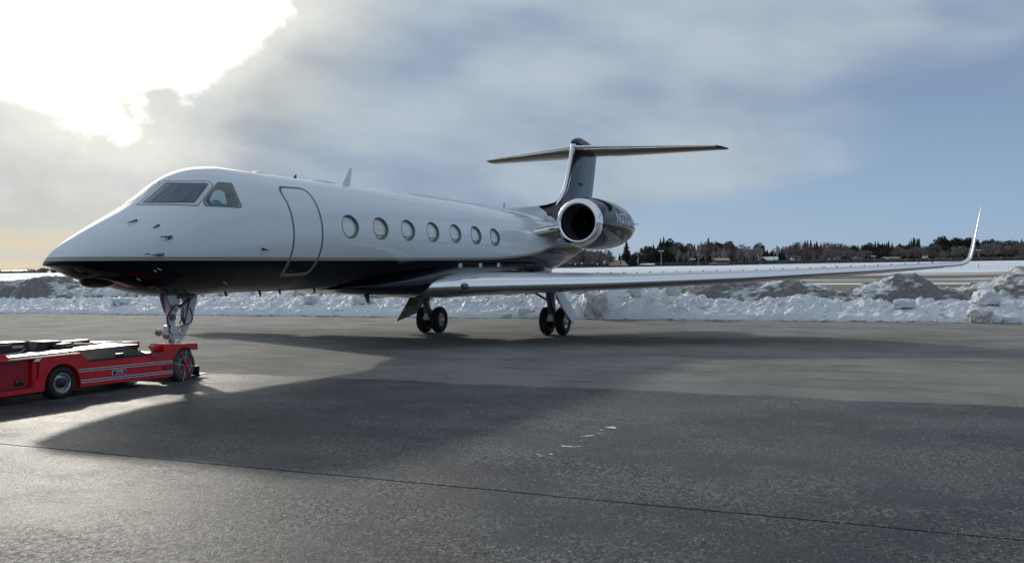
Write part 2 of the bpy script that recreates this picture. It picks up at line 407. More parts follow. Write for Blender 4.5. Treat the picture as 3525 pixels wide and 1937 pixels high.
def m_snowfield():
    m, t, b = mat('snow_field')
    o = t.node('ShaderNodeTexCoord').outputs['Object']; x, y, z = t.xyz(o)
    n = t.noise(t.vec(t.mul(x, .9), t.mul(y, .06), z), .05, 5, .6); n2 = t.noise(t.vec(t.mul(x, .9), t.mul(y, .1), z), .12, 5, .6)
    col = t.mix(t.sm(n, .36, .62), (.80, .84, .88), (.52, .57, .64))
    col = t.mix(t.mul(t.sm(n2, .60, .68), t.sm(x, 430, 240)), col, (.16, .13, .10))
    t.l.new(col, b.inputs['Base Color']); b.inputs['Roughness'].default_value = .8; return m
M_field = m_snowfield()
M_taxi = simple('taxiway_asphalt', (.21, .195, .175), .6, noise=.15, nsc=.3)
def m_leaf(name, c1, c2, sc=1.5):
    m, t, b = mat(name)
    o = t.node('ShaderNodeTexCoord').outputs['Object']; r = t.node('ShaderNodeObjectInfo').outputs['Random']
    col = t.mix(t.sm(t.noise(o, sc, 4, .6), .35, .65), c1, c2)
    col = t.mix(t.mul(r, .35), col, tuple(x*.6 for x in c1))
    t.l.new(col, b.inputs['Base Color']); b.inputs['Roughness'].default_value = .8; return m
M_fir = m_leaf('fir_needles', (.012, .024, .020), (.028, .046, .032))
M_pine = m_leaf('pine_needles', (.018, .030, .020), (.042, .056, .034), .8)
M_twig = m_leaf('bare_twigs', (.19, .155, .15), (.28, .235, .22), .5)
M_twigpale = m_leaf('pale_twigs', (.27, .25, .235), (.38, .36, .34), .5)
M_twigred = m_leaf('red_twigs', (.18, .11, .105), (.25, .16, .15), .5)
M_under = m_leaf('undergrowth_brown', (.085, .078, .074), (.14, .125, .115), .3)
M_bark = simple('bark', (.07, .055, .045), .9, noise=.3, nsc=3)
M_birch = simple('pale_bark', (.48, .46, .43), .8, noise=.25, nsc=3)

# ------------------------------------------------------------------ ground
def apron_edge(Y): return 27.37-.031*Y
Ys = np.concatenate([np.linspace(-400, -30, 40), np.linspace(-29, 60, 900), np.linspace(61, 500, 50)])
def lane_mesh(x0, x1, name, last=False, first=False):
    nx = 6
    V = []
    e0 = np.where(first, 0, .010*fbm(Ys*1.3+x0, Ys*0+x0, 4)*2); e1 = .010*fbm(Ys*1.3+x1, Ys*0+x1, 4)*2
    A = x0+.014+e0; B = (x1-.014+e1) if not last else apron_edge(Ys)+.12*fbm(Ys*.8, Ys*0+3, 4)
    for k in range(nx):
        X = A+(B-A)*k/(nx-1)
        V.append(np.stack([X, Ys, gz(X)], -1))
    top = np.array(V)                       # nx, NY, 3
    lo = top.copy(); lo[..., 2] -= .05
    side0 = lo[0]; side1 = lo[-1]
    G = np.concatenate([side0[None], top, side1[None]], 0); n, mm, _ = G.shape
    return G.reshape(-1, 3), grid_faces(n, mm)
ap = mesh('apron', [(-300, -400, float(gz(-300.))-.05), (27.5, -400, -.18), (27.5, 500, -.18), (-300, 500, float(gz(-300.))-.05)], [(0, 1, 2, 3)], M_joint, smooth=False)
tag(ap, kind='structure')
lanes = [(-300, -13.4, True, False), (-13.4, -3.58, False, False), (-3.58, 6.22, False, False), (6.22, 16.05, False, False), (16.05, 27, False, True)]
for x0, x1, fi, la in lanes:
    V, Fc = lane_mesh(x0, x1, 'l', la, fi); mesh('paving_lane', V, Fc, M_asph, ap, angle=60)

def terrain(X, Y):
    b = -.17+np.clip((X-185)/260, 0, 1)**1.3*2.0
    return b+np.clip((X-185)/200, 0, 1)*.35*fbm(X/90, Y/160, 3)
def sheet(name, xs, ys, m, dz=0.0, kind='structure'):
    X, Y = np.meshgrid(xs, ys, indexing='ij'); V = np.stack([X, Y, terrain(X, Y)+dz], -1)
    o = mesh(name, V.reshape(-1, 3), grid_faces(len(xs), len(ys)), m, angle=None); tag(o, kind=kind); return o
ys = np.concatenate([np.linspace(-3500, -300, 16), np.linspace(-280, 900, 90), np.linspace(950, 5000, 24)])
sheet('ground', np.concatenate([[-4000, -300], np.linspace(-200, 20, 4)]), ys, M_grass, -6.0)
sheet('grass_field', np.concatenate([[26], np.linspace(30, 190, 33)]), ys, M_grass)
sheet('taxiway', np.linspace(100, 118, 6), ys, M_taxi, .012)
sheet('snow_field', np.concatenate([np.linspace(186, 460, 56), np.linspace(480, 1500, 20), np.linspace(1600, 6500, 12)]), ys, M_field, .05)

# ------------------------------------------------------------------ snow banks
def heightfield(name, y0, y1, dy, x0f, nx, dx, hf, m):
    Y1 = np.arange(y0, y1, dy); XI = np.arange(nx)*dx
    Y, I = np.meshgrid(Y1, XI, indexing='ij'); X = x0f(Y)+I
    Z = hf(X, Y, I); V = np.stack([X, Y, Z], -1)
    return mesh(name, V.reshape(-1, 3), grid_faces(len(Y1), nx)[:, ::-1], m, angle=None)
def worley(x, y):
    xi = np.floor(x).astype(int); yi = np.floor(y).astype(int); best = np.full(x.shape, 9.0); val = np.zeros(x.shape)
    for i in (-1, 0, 1):
        for j in (-1, 0, 1):
            h = _perm[(_perm[(xi+i) & 511]+yi+j) & 511]
            px = xi+i+(.5+.45*_grad[h, 0]); py = yi+j+(.5+.45*_grad[h, 1])
            d = np.hypot(x-px, y-py); mk = d < best; best = np.where(mk, d, best); val = np.where(mk, (h % 97)/97., val)
    return best, val
def ridge_top(Y):   # crest height of the near, cleaner ridge
    return np.interp(Y, [-40, -22, -16, -13, -9.5, -8, -5.5, -4, -2.5, -1, 0, 1, 2.6, 5, 10, 16, 22, 30, 36, 60, 90], [.7, .75, .62, .55, .55, .75, .50, .62, .95, 1.15, 1.15, .9, .78, .75, .72, .75, .70, .62, .55, .6, .6])
def near_h(X, Y, I):
    top = ridge_top(Y)*(1+.30*fbm(Y*.9, Y*0+2, 4))
    face = 1-np.exp(-(I/.55)**1.5)
    prof = .30*np.clip(I/.25, 0, 1)**.5+.70*np.clip((I-.2)/1.9, 0, 1)**.85
    back = np.clip((6.2-I)/2.6, 0, 1)
    h = top*prof*back
    d, v = worley(X*2.6+.5*fbm(Y, X, 3), Y*2.0); d2, v2 = worley(X*6, Y*4.6)
    lump = (.55-d)*.34*v+(.5-d2)*.15*v2
    amp = np.clip(h/.5, 0, 1)*np.clip(I/.3, 0, 1)*back
    r = fbm(X*1.4, Y*.9, 6, .58, True)*.16+fbm(X*5, Y*3.2, 4, .65)*.14
    return -.19+(h+(lump+r)*amp)*np.clip(I*9, 0, 1)+.04*np.clip(I*30, 0, 1)
nb = heightfield('snow_bank', -38, 62, .055, lambda Y: apron_edge(Y)-.02+.22*fbm(Y*.7, Y*0, 4), 112, .058, near_h, M_snow)
tag(nb, 'long white ridge of ploughed snow along the apron edge', 'snow bank')
def back_top(Y):
    return np.interp(Y, [-40, -24, -19, -17.2, -16.4, -15.6, -15.2, -14.2, -13.9, -13.2, -12.9, -12.3, -11.6, -11.1, -10.4, -9.9, -9.3, -8.4, -7.6, -6.9, -5.9, -5.2, -4.4, -3.0, -2.0, -.5, 1.2, 6, 12, 17, 22, 26, 29.5, 31, 32.6, 34, 35.8, 37, 37.9, 38.7, 40, 44, 60],
                     [2.0, 2.1, 2.2, 2.1, 2.0, 1.62, 1.42, 1.10, .95, 1.15, 1.38, 1.70, 1.72, 1.50, 1.32, 1.05, 1.02, 1.10, 1.42, 1.50, 1.30, 1.42, 1.55, 1.35, 1.0, 1.15, 1.1, .95, .85, .90, 1.05, 1.05, 1.20, 1.42, 1.48, 1.34, 1.26, 1.55, 1.98, 2.0, 1.8, 1.6, 1.6])
def back_h(X, Y, I):
    top = back_top(Y)+.10*fbm(Y*1.6, Y*0+7, 5, .6)
    prof = np.sin(np.clip(I/2.3, 0, 1)*PI/2)**.8*np.clip((7.5-I)/3.6, 0, 1)
    h = top*prof
    d, v = worley(X*1.5+.6*fbm(Y, X, 3), Y*1.2)
    amp = np.clip(h/.6, 0, 1)
    crest = 1-np.clip(np.abs(I-2.6)/1.2, 0, 1)*.0
    return -.20+h+amp*((.5-d)*.26*v+fbm(X*1.1, Y*.8, 6, .6, True)*.15+fbm(X*4.5, Y*3.6, 4, .6)*.08)*crest
bb = heightfield('snow_mound', -38, 62, .07, lambda Y: apron_edge(Y)+3.0+.35*fbm(Y*.35, Y*0+5, 3), 100, .08, back_h, M_dirty)
tag(bb, 'grey dirty mounds of old snow heaped behind the white ridge', 'snow bank')
def chunk(name, loc, s, m, seed, label, group=None):
    bm = bmesh.new(); bmesh.ops.create_icosphere(bm, subdivisions=4, radius=1)
    P = np.array([v.co[:] for v in bm.verts])
    q = P*1.6+seed*3.7
    n = fbm(q[:, 0]+q[:, 2]*.7, q[:, 1]-q[:, 2]*.6, 5, .6, True)*.34+fbm(q[:, 0]*3, q[:, 1]*3+q[:, 2]*2, 3)*.14
    # facet towards blocky shapes
    k = np.max(np.abs(P), 1)[:, None]; B = P*(1-.45)+P/k*.45*.82
    B = B*(1+n[:, None])*np.array(s)
    B[:, 2] = np.maximum(B[:, 2], -.55*s[2])
    for v, c_ in zip(bm.verts, B): v.co = c_
    o = from_bm(name, bm, m, None, angle=50); o.location = (loc[0], loc[1], loc[2]+.5*s[2]); o.rotation_euler.z = seed
    return tag(o, label, 'snow chunk', group)
G_ch = 'loose snow chunks along the apron edge'
chunk('snow_chunk', (27.25, 4.25, -.12), (.16, .22, .14), M_snow, 1.1, 'small white snow lump on the asphalt midway between the two main gears', G_ch)
chunk('snow_chunk', (27.3, 3.05, -.12), (.14, .16, .11), M_snow, 2.3, 'small white snow lump on the asphalt just left of the nearer main gear', G_ch)
chunk('snow_chunk', (27.6, 3.6, .0), (.2, .25, .22), M_snow, 4.1, 'rounded snow lump at the foot of the ridge behind the nearer main gear', G_ch)
chunk('snow_block', (27.95, .35, -.12), (.55, .68, .72), M_ice, 5.2, 'big upright grey ice block leaning in the ridge right of the main gear door')
chunk('snow_block', (28.0, -14.6, -.12), (.42, .55, .34), M_ice, 7.9, 'craggy grey snow block at the apron edge below the winglet')
chunk('snow_chunk', (27.8, -15.6, -.12), (.2, .28, .16), M_snow, 3.3, 'low white snow chunk right of the craggy block below the winglet', G_ch)
chunk('snow_chunk', (29.6, -14.9, .50), (.35, .50, .34), M_snow, 8.4, 'smooth white snow lump on the ridge at the far right', G_ch)
chunk('snow_chunk', (29.1, -12.0, .38), (.25, .40, .20), M_snow, 9.4, 'white snow lump on the ridge in front of the tall grey mound', G_ch)
chunk('snow_chunk', (28.6, -1.2, .90), (.22, .30, .26), M_snow, 6.6, 'peaked snow lump on the ridge under the middle of the wing', G_ch)
chunk('snow_chunk', (28.6, -2.9, .84), (.22, .26, .34), M_snow, 12.6, 'pointed snow lump standing highest on the ridge under the wing', G_ch)
chunk('snow_chunk', (27.6, 27.6, .42), (.3, .45, .2), M_snow, 10.6, 'rounded white snow slab on the ridge behind the tug', G_ch)
chunk('snow_chunk', (28.2, 15.4, .45), (.3, .42, .28), M_snow, 11.2, 'smooth snow boulder on the ridge beneath the cabin door', G_ch)
chunk('snow_chunk', (28.2, 12.4, .45), (.3, .45, .28), M_snow, 13.2, 'smooth snow boulder on the ridge beneath the first cabin windows', G_ch)

# loose crumbs scattered along the foot of the ridge
V = []; F = []; r = np.random.default_rng(3)
ico = [(0, 0, 1), (.9, 0, .3), (.28, .85, .3), (-.72, .53, .3), (-.72, -.53, .3), (.28, -.85, .3), (0, 0, -.6)]
for k in range(1500):
    Y_ = r.uniform(-26, 45); off = abs(r.normal())*.22-.05 if r.random() < .55 else -r.uniform(.2, 2.4); X_ = float(apron_edge(Y_))-off; s_ = .018+.10*r.random()**3
    if off < 0: z_ = float(near_h(np.array([X_]), np.array([Y_]), np.array([-off]))[0])+s_*.3
    else: z_ = float(gz(X_))+s_*.3
    i = len(V); q = r.uniform(0, 6.28); V += [(X_+s_*(p[0]*math.cos(q)-p[1]*math.sin(q))*r.uniform(.7, 1.3), Y_+s_*1.3*(p[0]*math.sin(q)+p[1]*math.cos(q))*r.uniform(.7, 1.3), z_+s_*p[2]*.8) for p in ico]
    F += [(i, i+1+j, i+1+(j+1) % 5) for j in range(5)]+[(i+6, i+1+(j+1) % 5, i+1+j) for j in range(5)]
tag(mesh('snow_crumbs', V, F, M_snow, angle=20), 'small snow crumbs scattered along the apron edge and over the white ridge', 'snow', kind='stuff')

# ================================================================== BUSINESS JET
jet = thing('business_jet', (16.7, 0, 0), 'white over black business jet with T tail and winglets, nose gear on the tug', 'airplane')
KX = [0, .08, .3, .7, 1.2, 1.8, 2.3, 2.8, 3.3, 3.9, 4.7, 6, 9, 13, 16, 18, 20, 22, 24, 26.6]
ZT = [2.273, 2.3249, 2.5483, 2.7919, 3.0439, 3.3373, 3.6330, 3.9652, 4.1234, 4.1844, 4.1774, 4.1658, 4.1433, 4.0993, 4.0424, 4.0236, 3.9677, 3.8703, 3.8274, 3.70]
ZB = [2.266, 2.2500, 2.1900, 2.0161, 1.9230, 1.7807, 1.7071, 1.6867, 1.6856, 1.7033, 1.6918, 1.6870, 1.7141, 1.7188, 1.6538, 1.7059, 1.8086, 2.1054, 2.5392, 3.42]
def pchip(X, K, V):
    K = np.array(K, float); V = np.array(V, float); h = np.diff(K); d = np.diff(V)/h; m_ = np.zeros(len(K))
    for i in range(1, len(K)-1):
        m_[i] = 0 if d[i-1]*d[i] <= 0 else (h[i-1]+h[i])*3/((2*h[i]+h[i-1])/d[i-1]+(h[i]+2*h[i-1])/d[i])
    m_[0] = d[0]; m_[-1] = d[-1]
    i = np.clip(np.searchsorted(K, X)-1, 0, len(K)-2); t_ = (X-K[i])/h[i]
    return (2*t_**3-3*t_**2+1)*V[i]+(t_**3-2*t_**2+t_)*h[i]*m_[i]+(-2*t_**3+3*t_**2)*V[i+1]+(t_**3-t_**2)*h[i]*m_[i+1]
XG = np.arange(0, 26.601, .01)
def gauss(A, sg):
    n = int(4*sg/.01); k = np.exp(-.5*(np.arange(-n, n+1)*.01/sg)**2); k /= k.sum()
    P = np.concatenate([2*A[0]-A[1:n+1][::-1], A, 2*A[-1]-A[-n-1:-1][::-1]]); return np.convolve(P, k, 'valid')
def smooth(A):
    s1 = gauss(A, .10); s2 = gauss(A, .55); w1 = np.clip((XG-.35)/.5, 0, 1); w2 = np.clip((XG-4)/2.0, 0, 1)
    return (A*(1-w1)+s1*w1)*(1-w2)+s2*w2
TG = smooth(pchip(XG, KX, ZT)); BG = smooth(pchip(XG, KX, ZB))
WG = smooth(pchip(XG, [0, .08, .3, .7, 1.2, 2, 3, 4, 5, 6, 17, 19, 21, 23, 25, 26.6], [0, .16, .33, .53, .73, .93, 1.08, 1.16, 1.19, 1.195, 1.195, 1.15, 1.0, .78, .48, .10]))
CG = np.where(XG < 6, np.interp(XG, [0, 6], [2.27, (TG[600]+BG[600])/2]), (TG+BG)/2); CG = gauss(CG, .3)
CG = np.maximum(np.minimum(CG, TG-.004), BG+.004)
def hull(X, th):
    X = np.asarray(X, float); T = np.interp(X, XG, TG); B = np.interp(X, XG, BG); w = np.interp(X, XG, WG); c_ = np.interp(X, XG, CG)
    s_ = np.sin(th); return np.stack([X+0*th, w*np.cos(th), c_+np.where(s_ > 0, T-c_, c_-B)*s_], -1)
def hnorm(X, th):
    e = 2e-3; a_ = hull(X+e, th)-hull(X-e, th); b_ = hull(X, th+e)-hull(X, th-e)
    n = np.cross(a_, b_); n /= np.maximum(np.linalg.norm(n, axis=-1, keepdims=True), 1e-9)
    y = hull(X, th); cen = np.stack([y[..., 0], 0*y[..., 1], np.interp(y[..., 0], XG, CG)], -1)
    s_ = np.sign(np.sum(n*(y-cen), -1, keepdims=True)); return n*np.where(s_ == 0, 1, s_)
R_ = 1.2; rad = math.radians
WIN = [(6.90+1.262*k, rad(172.6)) for k in range(7)]; WA, WB = .315, .245
def build_fuselage():
    X = np.concatenate([[0, .004, .012, .025, .045, .07, .1], np.arange(.14, 6.4, .045), np.arange(6.4, 15.0, .022), np.arange(15.0, 26.6, .08), [26.6]])
    th = [0.0]; seg = []
    d1 = np.concatenate([np.arange(0, 150, 2.0), np.arange(150, 195, .95), np.arange(195, 360, 2.0)]); TH = np.radians(d1)
    n, m_ = len(X), len(TH); XX, TT = np.meshgrid(X, TH, indexing='ij')
    keep = np.ones((n, m_), bool); FA = grid_faces(n, m_, True)
    fx = .5*(XX+np.roll(XX, -1, 0))[:-1]; ft = (TT+rad(.5))[:-1]
    dead = np.zeros(len(FA), bool)
    for wx, wt in WIN:
        dead |= ((((fx-wx)/WA)**2+((ft-wt)*R_/WB)**2) < 1).reshape(-1)
    used = set(FA[dead].ravel().tolist()); FA2 = FA[~dead]; alive = set(FA2.ravel().tolist())
    Xf = XX.ravel().copy(); Tf = TT.ravel().copy()
    for i in used & alive:                      # snap the rim of each opening onto a true ellipse
        k = int(np.argmin([abs(Xf[i]-w[0]) for w in WIN])); wx, wt = WIN[k]
        dx, dt = Xf[i]-wx, (Tf[i]-wt)*R_; q = math.hypot(dx/WA, dt/WB); Xf[i] = wx+dx/q; Tf[i] = wt+dt/q/R_
    P = hull(Xf, Tf); N = hnorm(np.clip(Xf, .003, 26.59), Tf)
    me = bpy.data.meshes.new('fuselage'); me.from_pydata(P.tolist(), [], FA2.tolist()); me.update()
    o = link('fuselage', me, [M_fus], jet, True, None)
    me.normals_split_custom_set_from_vertices(N.tolist()); return o
fus = build_fuselage()
def patch(name, poly, e, m, parent, step=.05):
    """panel that follows the skin; poly = list of (X, theta in degrees)"""
    P = [(x, rad(d)*R_) for x, d in poly]; B = []
    for (x0, y0), (x1, y1) in zip(P, P[1:]+P[:1]):
        k = max(1, int(math.hypot(x1-x0, y1-y0)/step)); B += [(x0+(x1-x0)*i/k, y0+(y1-y0)*i/k) for i in range(k)]
    nb_ = len(B); xs = [p[0] for p in B]; ys_ = [p[1] for p in B]; I = []
    for x in np.arange(min(xs), max(xs), step):
        for y in np.arange(min(ys_), max(ys_), step): I.append((x+step*.37, y+step*.41))
    V, _, F2, *_ = delaunay_2d_cdt([Vector(p) for p in B+I], [], [list(range(nb_))], 1, 1e-5)
    V = np.array([v[:] for v in V]); th = V[:, 1]/R_; Q = hull(V[:, 0], th); N = hnorm(V[:, 0], th)
    Fo = [tuple(f) for f in F2]
    me = bpy.data.meshes.new(name); me.from_pydata((Q+N*e).tolist(), [], Fo); me.update()
    o = link(name, me, [m], parent, True, None); bm = bmesh.new(); bm.from_mesh(me)
    for f in bm.faces:
        c_ = f.calc_center_median()
        if f.normal.dot(Vector((0, c_.y, c_.z-2.8))) < 0: f.normal_flip()
    bm.to_mesh(me); bm.free(); me.polygons.foreach_set('use_smooth', [True]*len(me.polygons)); return o
def ribbon(name, pts, w, e, m, parent, closed=True, deg=True, raise_=.0, step=.03):
    """raised strip of width w that follows a line on the skin"""
    P = [(x, (rad(d) if deg else d)*R_) for x, d in pts]; B = []
    nxt = P[1:]+P[:1] if closed else P[1:]
    for (x0, y0), (x1, y1) in zip(P, nxt):
        k = max(1, int(math.hypot(x1-x0, y1-y0)/step)); B += [(x0+(x1-x0)*i/k, y0+(y1-y0)*i/k) for i in range(k)]
    if not closed: B.append(P[-1])
    B = np.array(B); n = len(B)
    T = (np.roll(B, -1, 0)-np.roll(B, 1, 0)) if closed else np.gradient(B, axis=0)
    T /= np.maximum(np.linalg.norm(T, axis=1, keepdims=True), 1e-9); Nn = np.stack([-T[:, 1], T[:, 0]], -1)
    rows = []
    for off, ee in ((-w/2, -.004), (-w/2, e), (0, e+raise_), (w/2, e), (w/2, -.004)):
        q = B+Nn*off; rows.append(hull(q[:, 0], q[:, 1]/R_)+hnorm(q[:, 0], q[:, 1]/R_)*ee)
    V = np.array(rows).transpose(1, 0, 2); 
    F_ = []
    for i in range(n if closed else n-1):
        j = (i+1) % n
        for k in range(4): F_.append((i*5+k, i*5+k+1, j*5+k+1, j*5+k))
    bm = bmesh.new(); vv = [bm.verts.new(v) for v in V.reshape(-1, 3)]
    for f in F_: bm.faces.new([vv[i] for i in f])
    return from_bm(name, bm, m, parent, angle=60)
def roundpoly(pts, r=.04, n=4):
    out = []; k = len(pts)
    for i in range(k):
        p = np.array(pts[i]); a_ = np.array(pts[i-1]); b_ = np.array(pts[(i+1) % k]); sc = np.array([1, 1/47.])
        def tow(q):
            d = (q-p); L = np.hypot(d[0], d[1]/47.); return p+d/L*min(r, L*.45)
        s0, s1 = tow(a_), tow(b_)
        for j in range(n+1):
            u = j/n; out.append(tuple((1-u)**2*s0+2*u*(1-u)*p+u*u*s1))
    return out

def superell_(X_, w, zc, up, dn, n_=2.5, k=48):
    q = np.linspace(0, 2*PI, k+1)[:-1]; c_, s_ = np.cos(q), np.sin(q)
    y = w*np.sign(c_)*np.abs(c_)**(2/n_); z_ = np.where(s_ > 0, up, dn)*np.sign(s_)*np.abs(s_)**(2/n_); return np.stack([np.full(k, X_), y, zc+z_], -1)
# cabin windows: real openings with a reveal and a drawn shade behind
for k, (wx, wt) in enumerate(WIN):
    ph = np.linspace(0, 2*PI, 49)[:-1]; ex, et = np.cos(ph), np.sin(ph)
    def ring(f, dep, sx=0.0, sz=0.0):
        X_ = wx+WA*f*ex+sx; T_ = wt+WB*f*et/R_+sz/R_; return hull(X_, T_)-hnorm(X_, T_)*dep
    rows = [ring(1.045, -.004), ring(1.0, -.004), ring(.985, .010), ring(.95, .045), ring(.91, .048), ring(.90, .075)]
    V = np.array(rows); w = mesh('cabin_window', V.reshape(-1, 3), grid_faces(len(rows), 48, True), M_frame, jet, angle=40)
    c_ = hull(wx, wt)-hnorm(wx, wt)*.060
    rr = ring(.925, .060); V = np.vstack([rr, c_[None]]); 
    mesh('window_shade', V, [(i, (i+1) % 48, 48) for i in range(48)], M_shade_warm if k == 1 else M_shade, w, angle=None)
    e2 = [(wx+WA*1.03*math.cos(q), math.degrees(wt+WB*1.03*math.sin(q)/R_)) for q in ph]
    ribbon('rim', e2, .016 if k < 5 else .030, .004, M_seal, w)
    if k > 0:                                   # sill line seen low in the pane
        Xa = wx+WA*.60*np.array([-1, 1]); tz = wt+WB*.70/R_*1.0
        p0, p1 = [hull(q, wt+WB*.66/R_)-hnorm(q, wt+WB*.66/R_)*.08 for q in Xa]
        tube('sill', [p0+np.array([0, -.035, 0]), p1+np.array([0, -.035, 0])], .008, M_seal, w, 6)
# passenger door outline
door = [(4.85, 139), (4.93, 133.4), (5.03, 131.6), (5.55, 131.2), (5.72, 133), (5.80, 138), (5.825, 148.8), (5.83, 165.7), (5.835, 178.8), (5.83, 192), (5.815, 205.9), (5.78, 216), (5.72, 221.5), (5.60, 224), (4.95, 224), (4.86, 222), (4.835, 217), (4.845, 202.8), (4.855, 188.5), (4.87, 175.7), (4.875, 161.8), (4.87, 149.3)]
def dense(P, k=3):
    P = np.array(P); n = len(P); out = []
    for i in range(n):
        a_, b_, c_, d_ = P[i-1], P[i], P[(i+1) % n], P[(i+2) % n]
        for j in range(k):
            u = j/k; out.append(tuple(.5*((2*b_)+(-a_+c_)*u+(2*a_-5*b_+4*c_-d_)*u*u+(-a_+3*b_-3*c_+d_)*u**3)))
    return out
dr = ribbon('cabin_door', dense(door), .046, .004, M_seal, jet)
cx_, cd_ = 5.34, 178
ribbon('door_edge', [(cx_+(x-cx_)*.945, cd_+(d-cd_)*.972) for x, d in dense(door)], .009, .006, M_rim_light, dr)
ribbon('door_edge', [(cx_+(x-cx_)*1.055, cd_+(d-cd_)*1.028) for x, d in dense(door)], .007, .006, M_rim_light, dr)

# cockpit glazing
fr = [(1.787, 98.6), (1.95, 96.1), (2.108, 94.2), (2.264, 92.8), (2.41, 92.1), (2.541, 92.4), (2.564, 100.7), (2.615, 107.4), (2.689, 113.0), (2.785, 117.3), (2.902, 120.5), (3.03, 123.1), (3.089, 125.1), (3.107, 128.0), (3.088, 129.9), (3.012, 132.3), (2.845, 136.3), (2.694, 139.7), (2.555, 142.5), (2.422, 138.3), (2.296, 133.8), (2.178, 129.1), (2.075, 124.4), (1.982, 119.2), (1.901, 113.4), (1.834, 106.8)]
gl = [(1.879, 102.3), (2.039, 100.3), (2.197, 98.9), (2.352, 97.9), (2.491, 98.0), (2.527, 105.3), (2.585, 111.4), (2.661, 116.5), (2.754, 120.7), (2.867, 123.8), (2.99, 126.3), (2.987, 127.9), (2.818, 132.0), (2.667, 135.4), (2.529, 138.0), (2.411, 134.1), (2.299, 130.0), (2.193, 125.7), (2.096, 120.9), (2.009, 115.5), (1.936, 109.4)]
for sgn in (1, -1):
    mir = (lambda P: P) if sgn == 1 else (lambda P: [(x, 180-d) for x, d in P][::-1])
    ws = patch('windshield', mir(fr), .004, M_primer, jet)
    patch('pane', mir(gl), .009, M_glass, ws)
    ribbon('pane_seal', mir(gl), .016, .010, M_seal, ws)
    ribbon('frame_edge', mir(fr), .011, .006, M_seal, ws)
    rw = [(2.714, 141.5), (2.712, 143.3), (2.744, 145.9), (2.875, 147.8), (3.011, 149.4), (3.16, 150.8), (3.316, 151.9), (3.476, 152.8), (3.509, 151.5), (3.503, 145.2), (3.515, 138.3), (3.555, 130.6), (3.263, 128.1), (3.209, 129.0), (2.977, 134.7), (2.78, 139.5)]
    rwi = [(3.16+(x-3.16)*.93, 140.5+(d-140.5)*.93) for x, d in rw]
    sw = patch('side_window', mir(rwi), .005, M_glass_grey, jet)
    ribbon('pane_seal', mir(rw), .020, .006, M_frame, sw); ribbon('frame_edge', mir([(3.16+(x-3.16)*1.05, 140.5+(d-140.5)*1.05) for x, d in rw]), .008, .004, M_seal, sw)
    cu_ = [(2.83, 142.2), (2.86, 146.0), (3.18, 149.4), (3.235, 138.5), (3.16, 135.6), (3.07, 135.4), (2.99, 136.6)]
    patch('sun_blind', mir(cu_), .008, M_curtain, sw); patch('seat_cover', mir([(2.87, 143.4), (2.89, 145.8), (3.07, 148.0), (3.04, 145.3), (2.96, 143.4)]), .011, M_teal, sw)

V = []
for u in np.linspace(0, 1, 24):
    X_ = .72+.72*u; e = max(.02, math.sin(PI*min(1, u*1.0))**.45); V.append(superell_(X_, .28*e, 2.03, .02, .02+(.125-.01*u)*e+(.03*(1-u)), 2.2, 32))
mesh('chin_fairing', np.array(V).reshape(-1, 3), grid_faces(24, 32, True)[:, ::-1], M_black, jet, angle=None)
# probes, vents and antennas
def probe(x, d, L, name='pitot_probe'):
    P = hull(x, rad(d)); N = hnorm(np.array(x), rad(d)); 
    b_ = bmesh.new(); q = P+N*.075
    bm_tube(b_, [P-N*.02, P+N*.05, q+np.array([-.02, 0, 0])], [.020, .016, .014], 8)
    bm_tube(b_, [q+np.array([.02, 0, 0]), q+np.array([-L*.55, 0, 0]), q+np.array([-L, 0, -.004])], [.015, .012, .006], 8)
    o = from_bm(name, b_, M_seal, jet); patch('mount_plate', [(x-.055, d-2.4), (x+.070, d-2.4), (x+.070, d+1.4), (x-.055, d+1.4)], .004, M_rim_light, o, .03)
    ribbon('mount_edge', [(x-.055, d-2.4), (x+.070, d-2.4), (x+.070, d+1.4), (x-.055, d+1.4)], .010, .006, M_black, o)
probe(1.80, 163.3, .26); probe(1.60, 181.6, .26)
for x, d, L in ((1.42, 127.0, .17), (1.69, 145.2, .10)):
    P = hull(x, rad(d)); N = hnorm(np.array(x), rad(d))
    tube('sensor_vane', [P+N*.004+np.array([-L, 0, -.03]), P+N*.025, P+N*.02+np.array([.03, 0, .01])], [.008, .016, .018], M_seal, jet, 8)
P = hull(3.93, rad(188.5)); N = hnorm(np.array(3.93), rad(188.5))
tube('angle_probe', [P-N*.01, P+N*.05], .022, M_black, jet, 10); tube('vane', [P+N*.05, P+N*.06+np.array([.13, 0, -.015])], [.016, .007], M_black, jet, 8)
ribbon('static_port', [(1.33, 178.0), (1.42, 178.0)], .03, .003, M_seal, jet, closed=False)
for x, d, L in ((1.60, 204, .08), (1.37, 226.6, .07), (3.26, 227.5, .09), (1.55, 207, .05)):
    P = hull(x, rad(d)); N = hnorm(np.array(x), rad(d)); tube('drain_mast', [P, P+N*.035+np.array([L, 0, -.01])], [.014, .010], M_metal, jet, 8)
def blade(name, poly, y, th_, m):
    b_ = bmesh.new(); bm_prism(b_, poly, y-th_/2, y+th_/2, 'y', min(th_*.3, .008)); return from_bm(name, b_, m, jet, angle=30)
blade('blade_antenna', [(8.30, 4.10), (8.66, 4.10), (8.755, 4.60), (8.69, 4.605)], 0, .03, M_white)
blade('beacon_fin', [(6.42, 4.14), (6.55, 4.14), (6.56, 4.26), (6.52, 4.26)], 0, .025, M_seal)
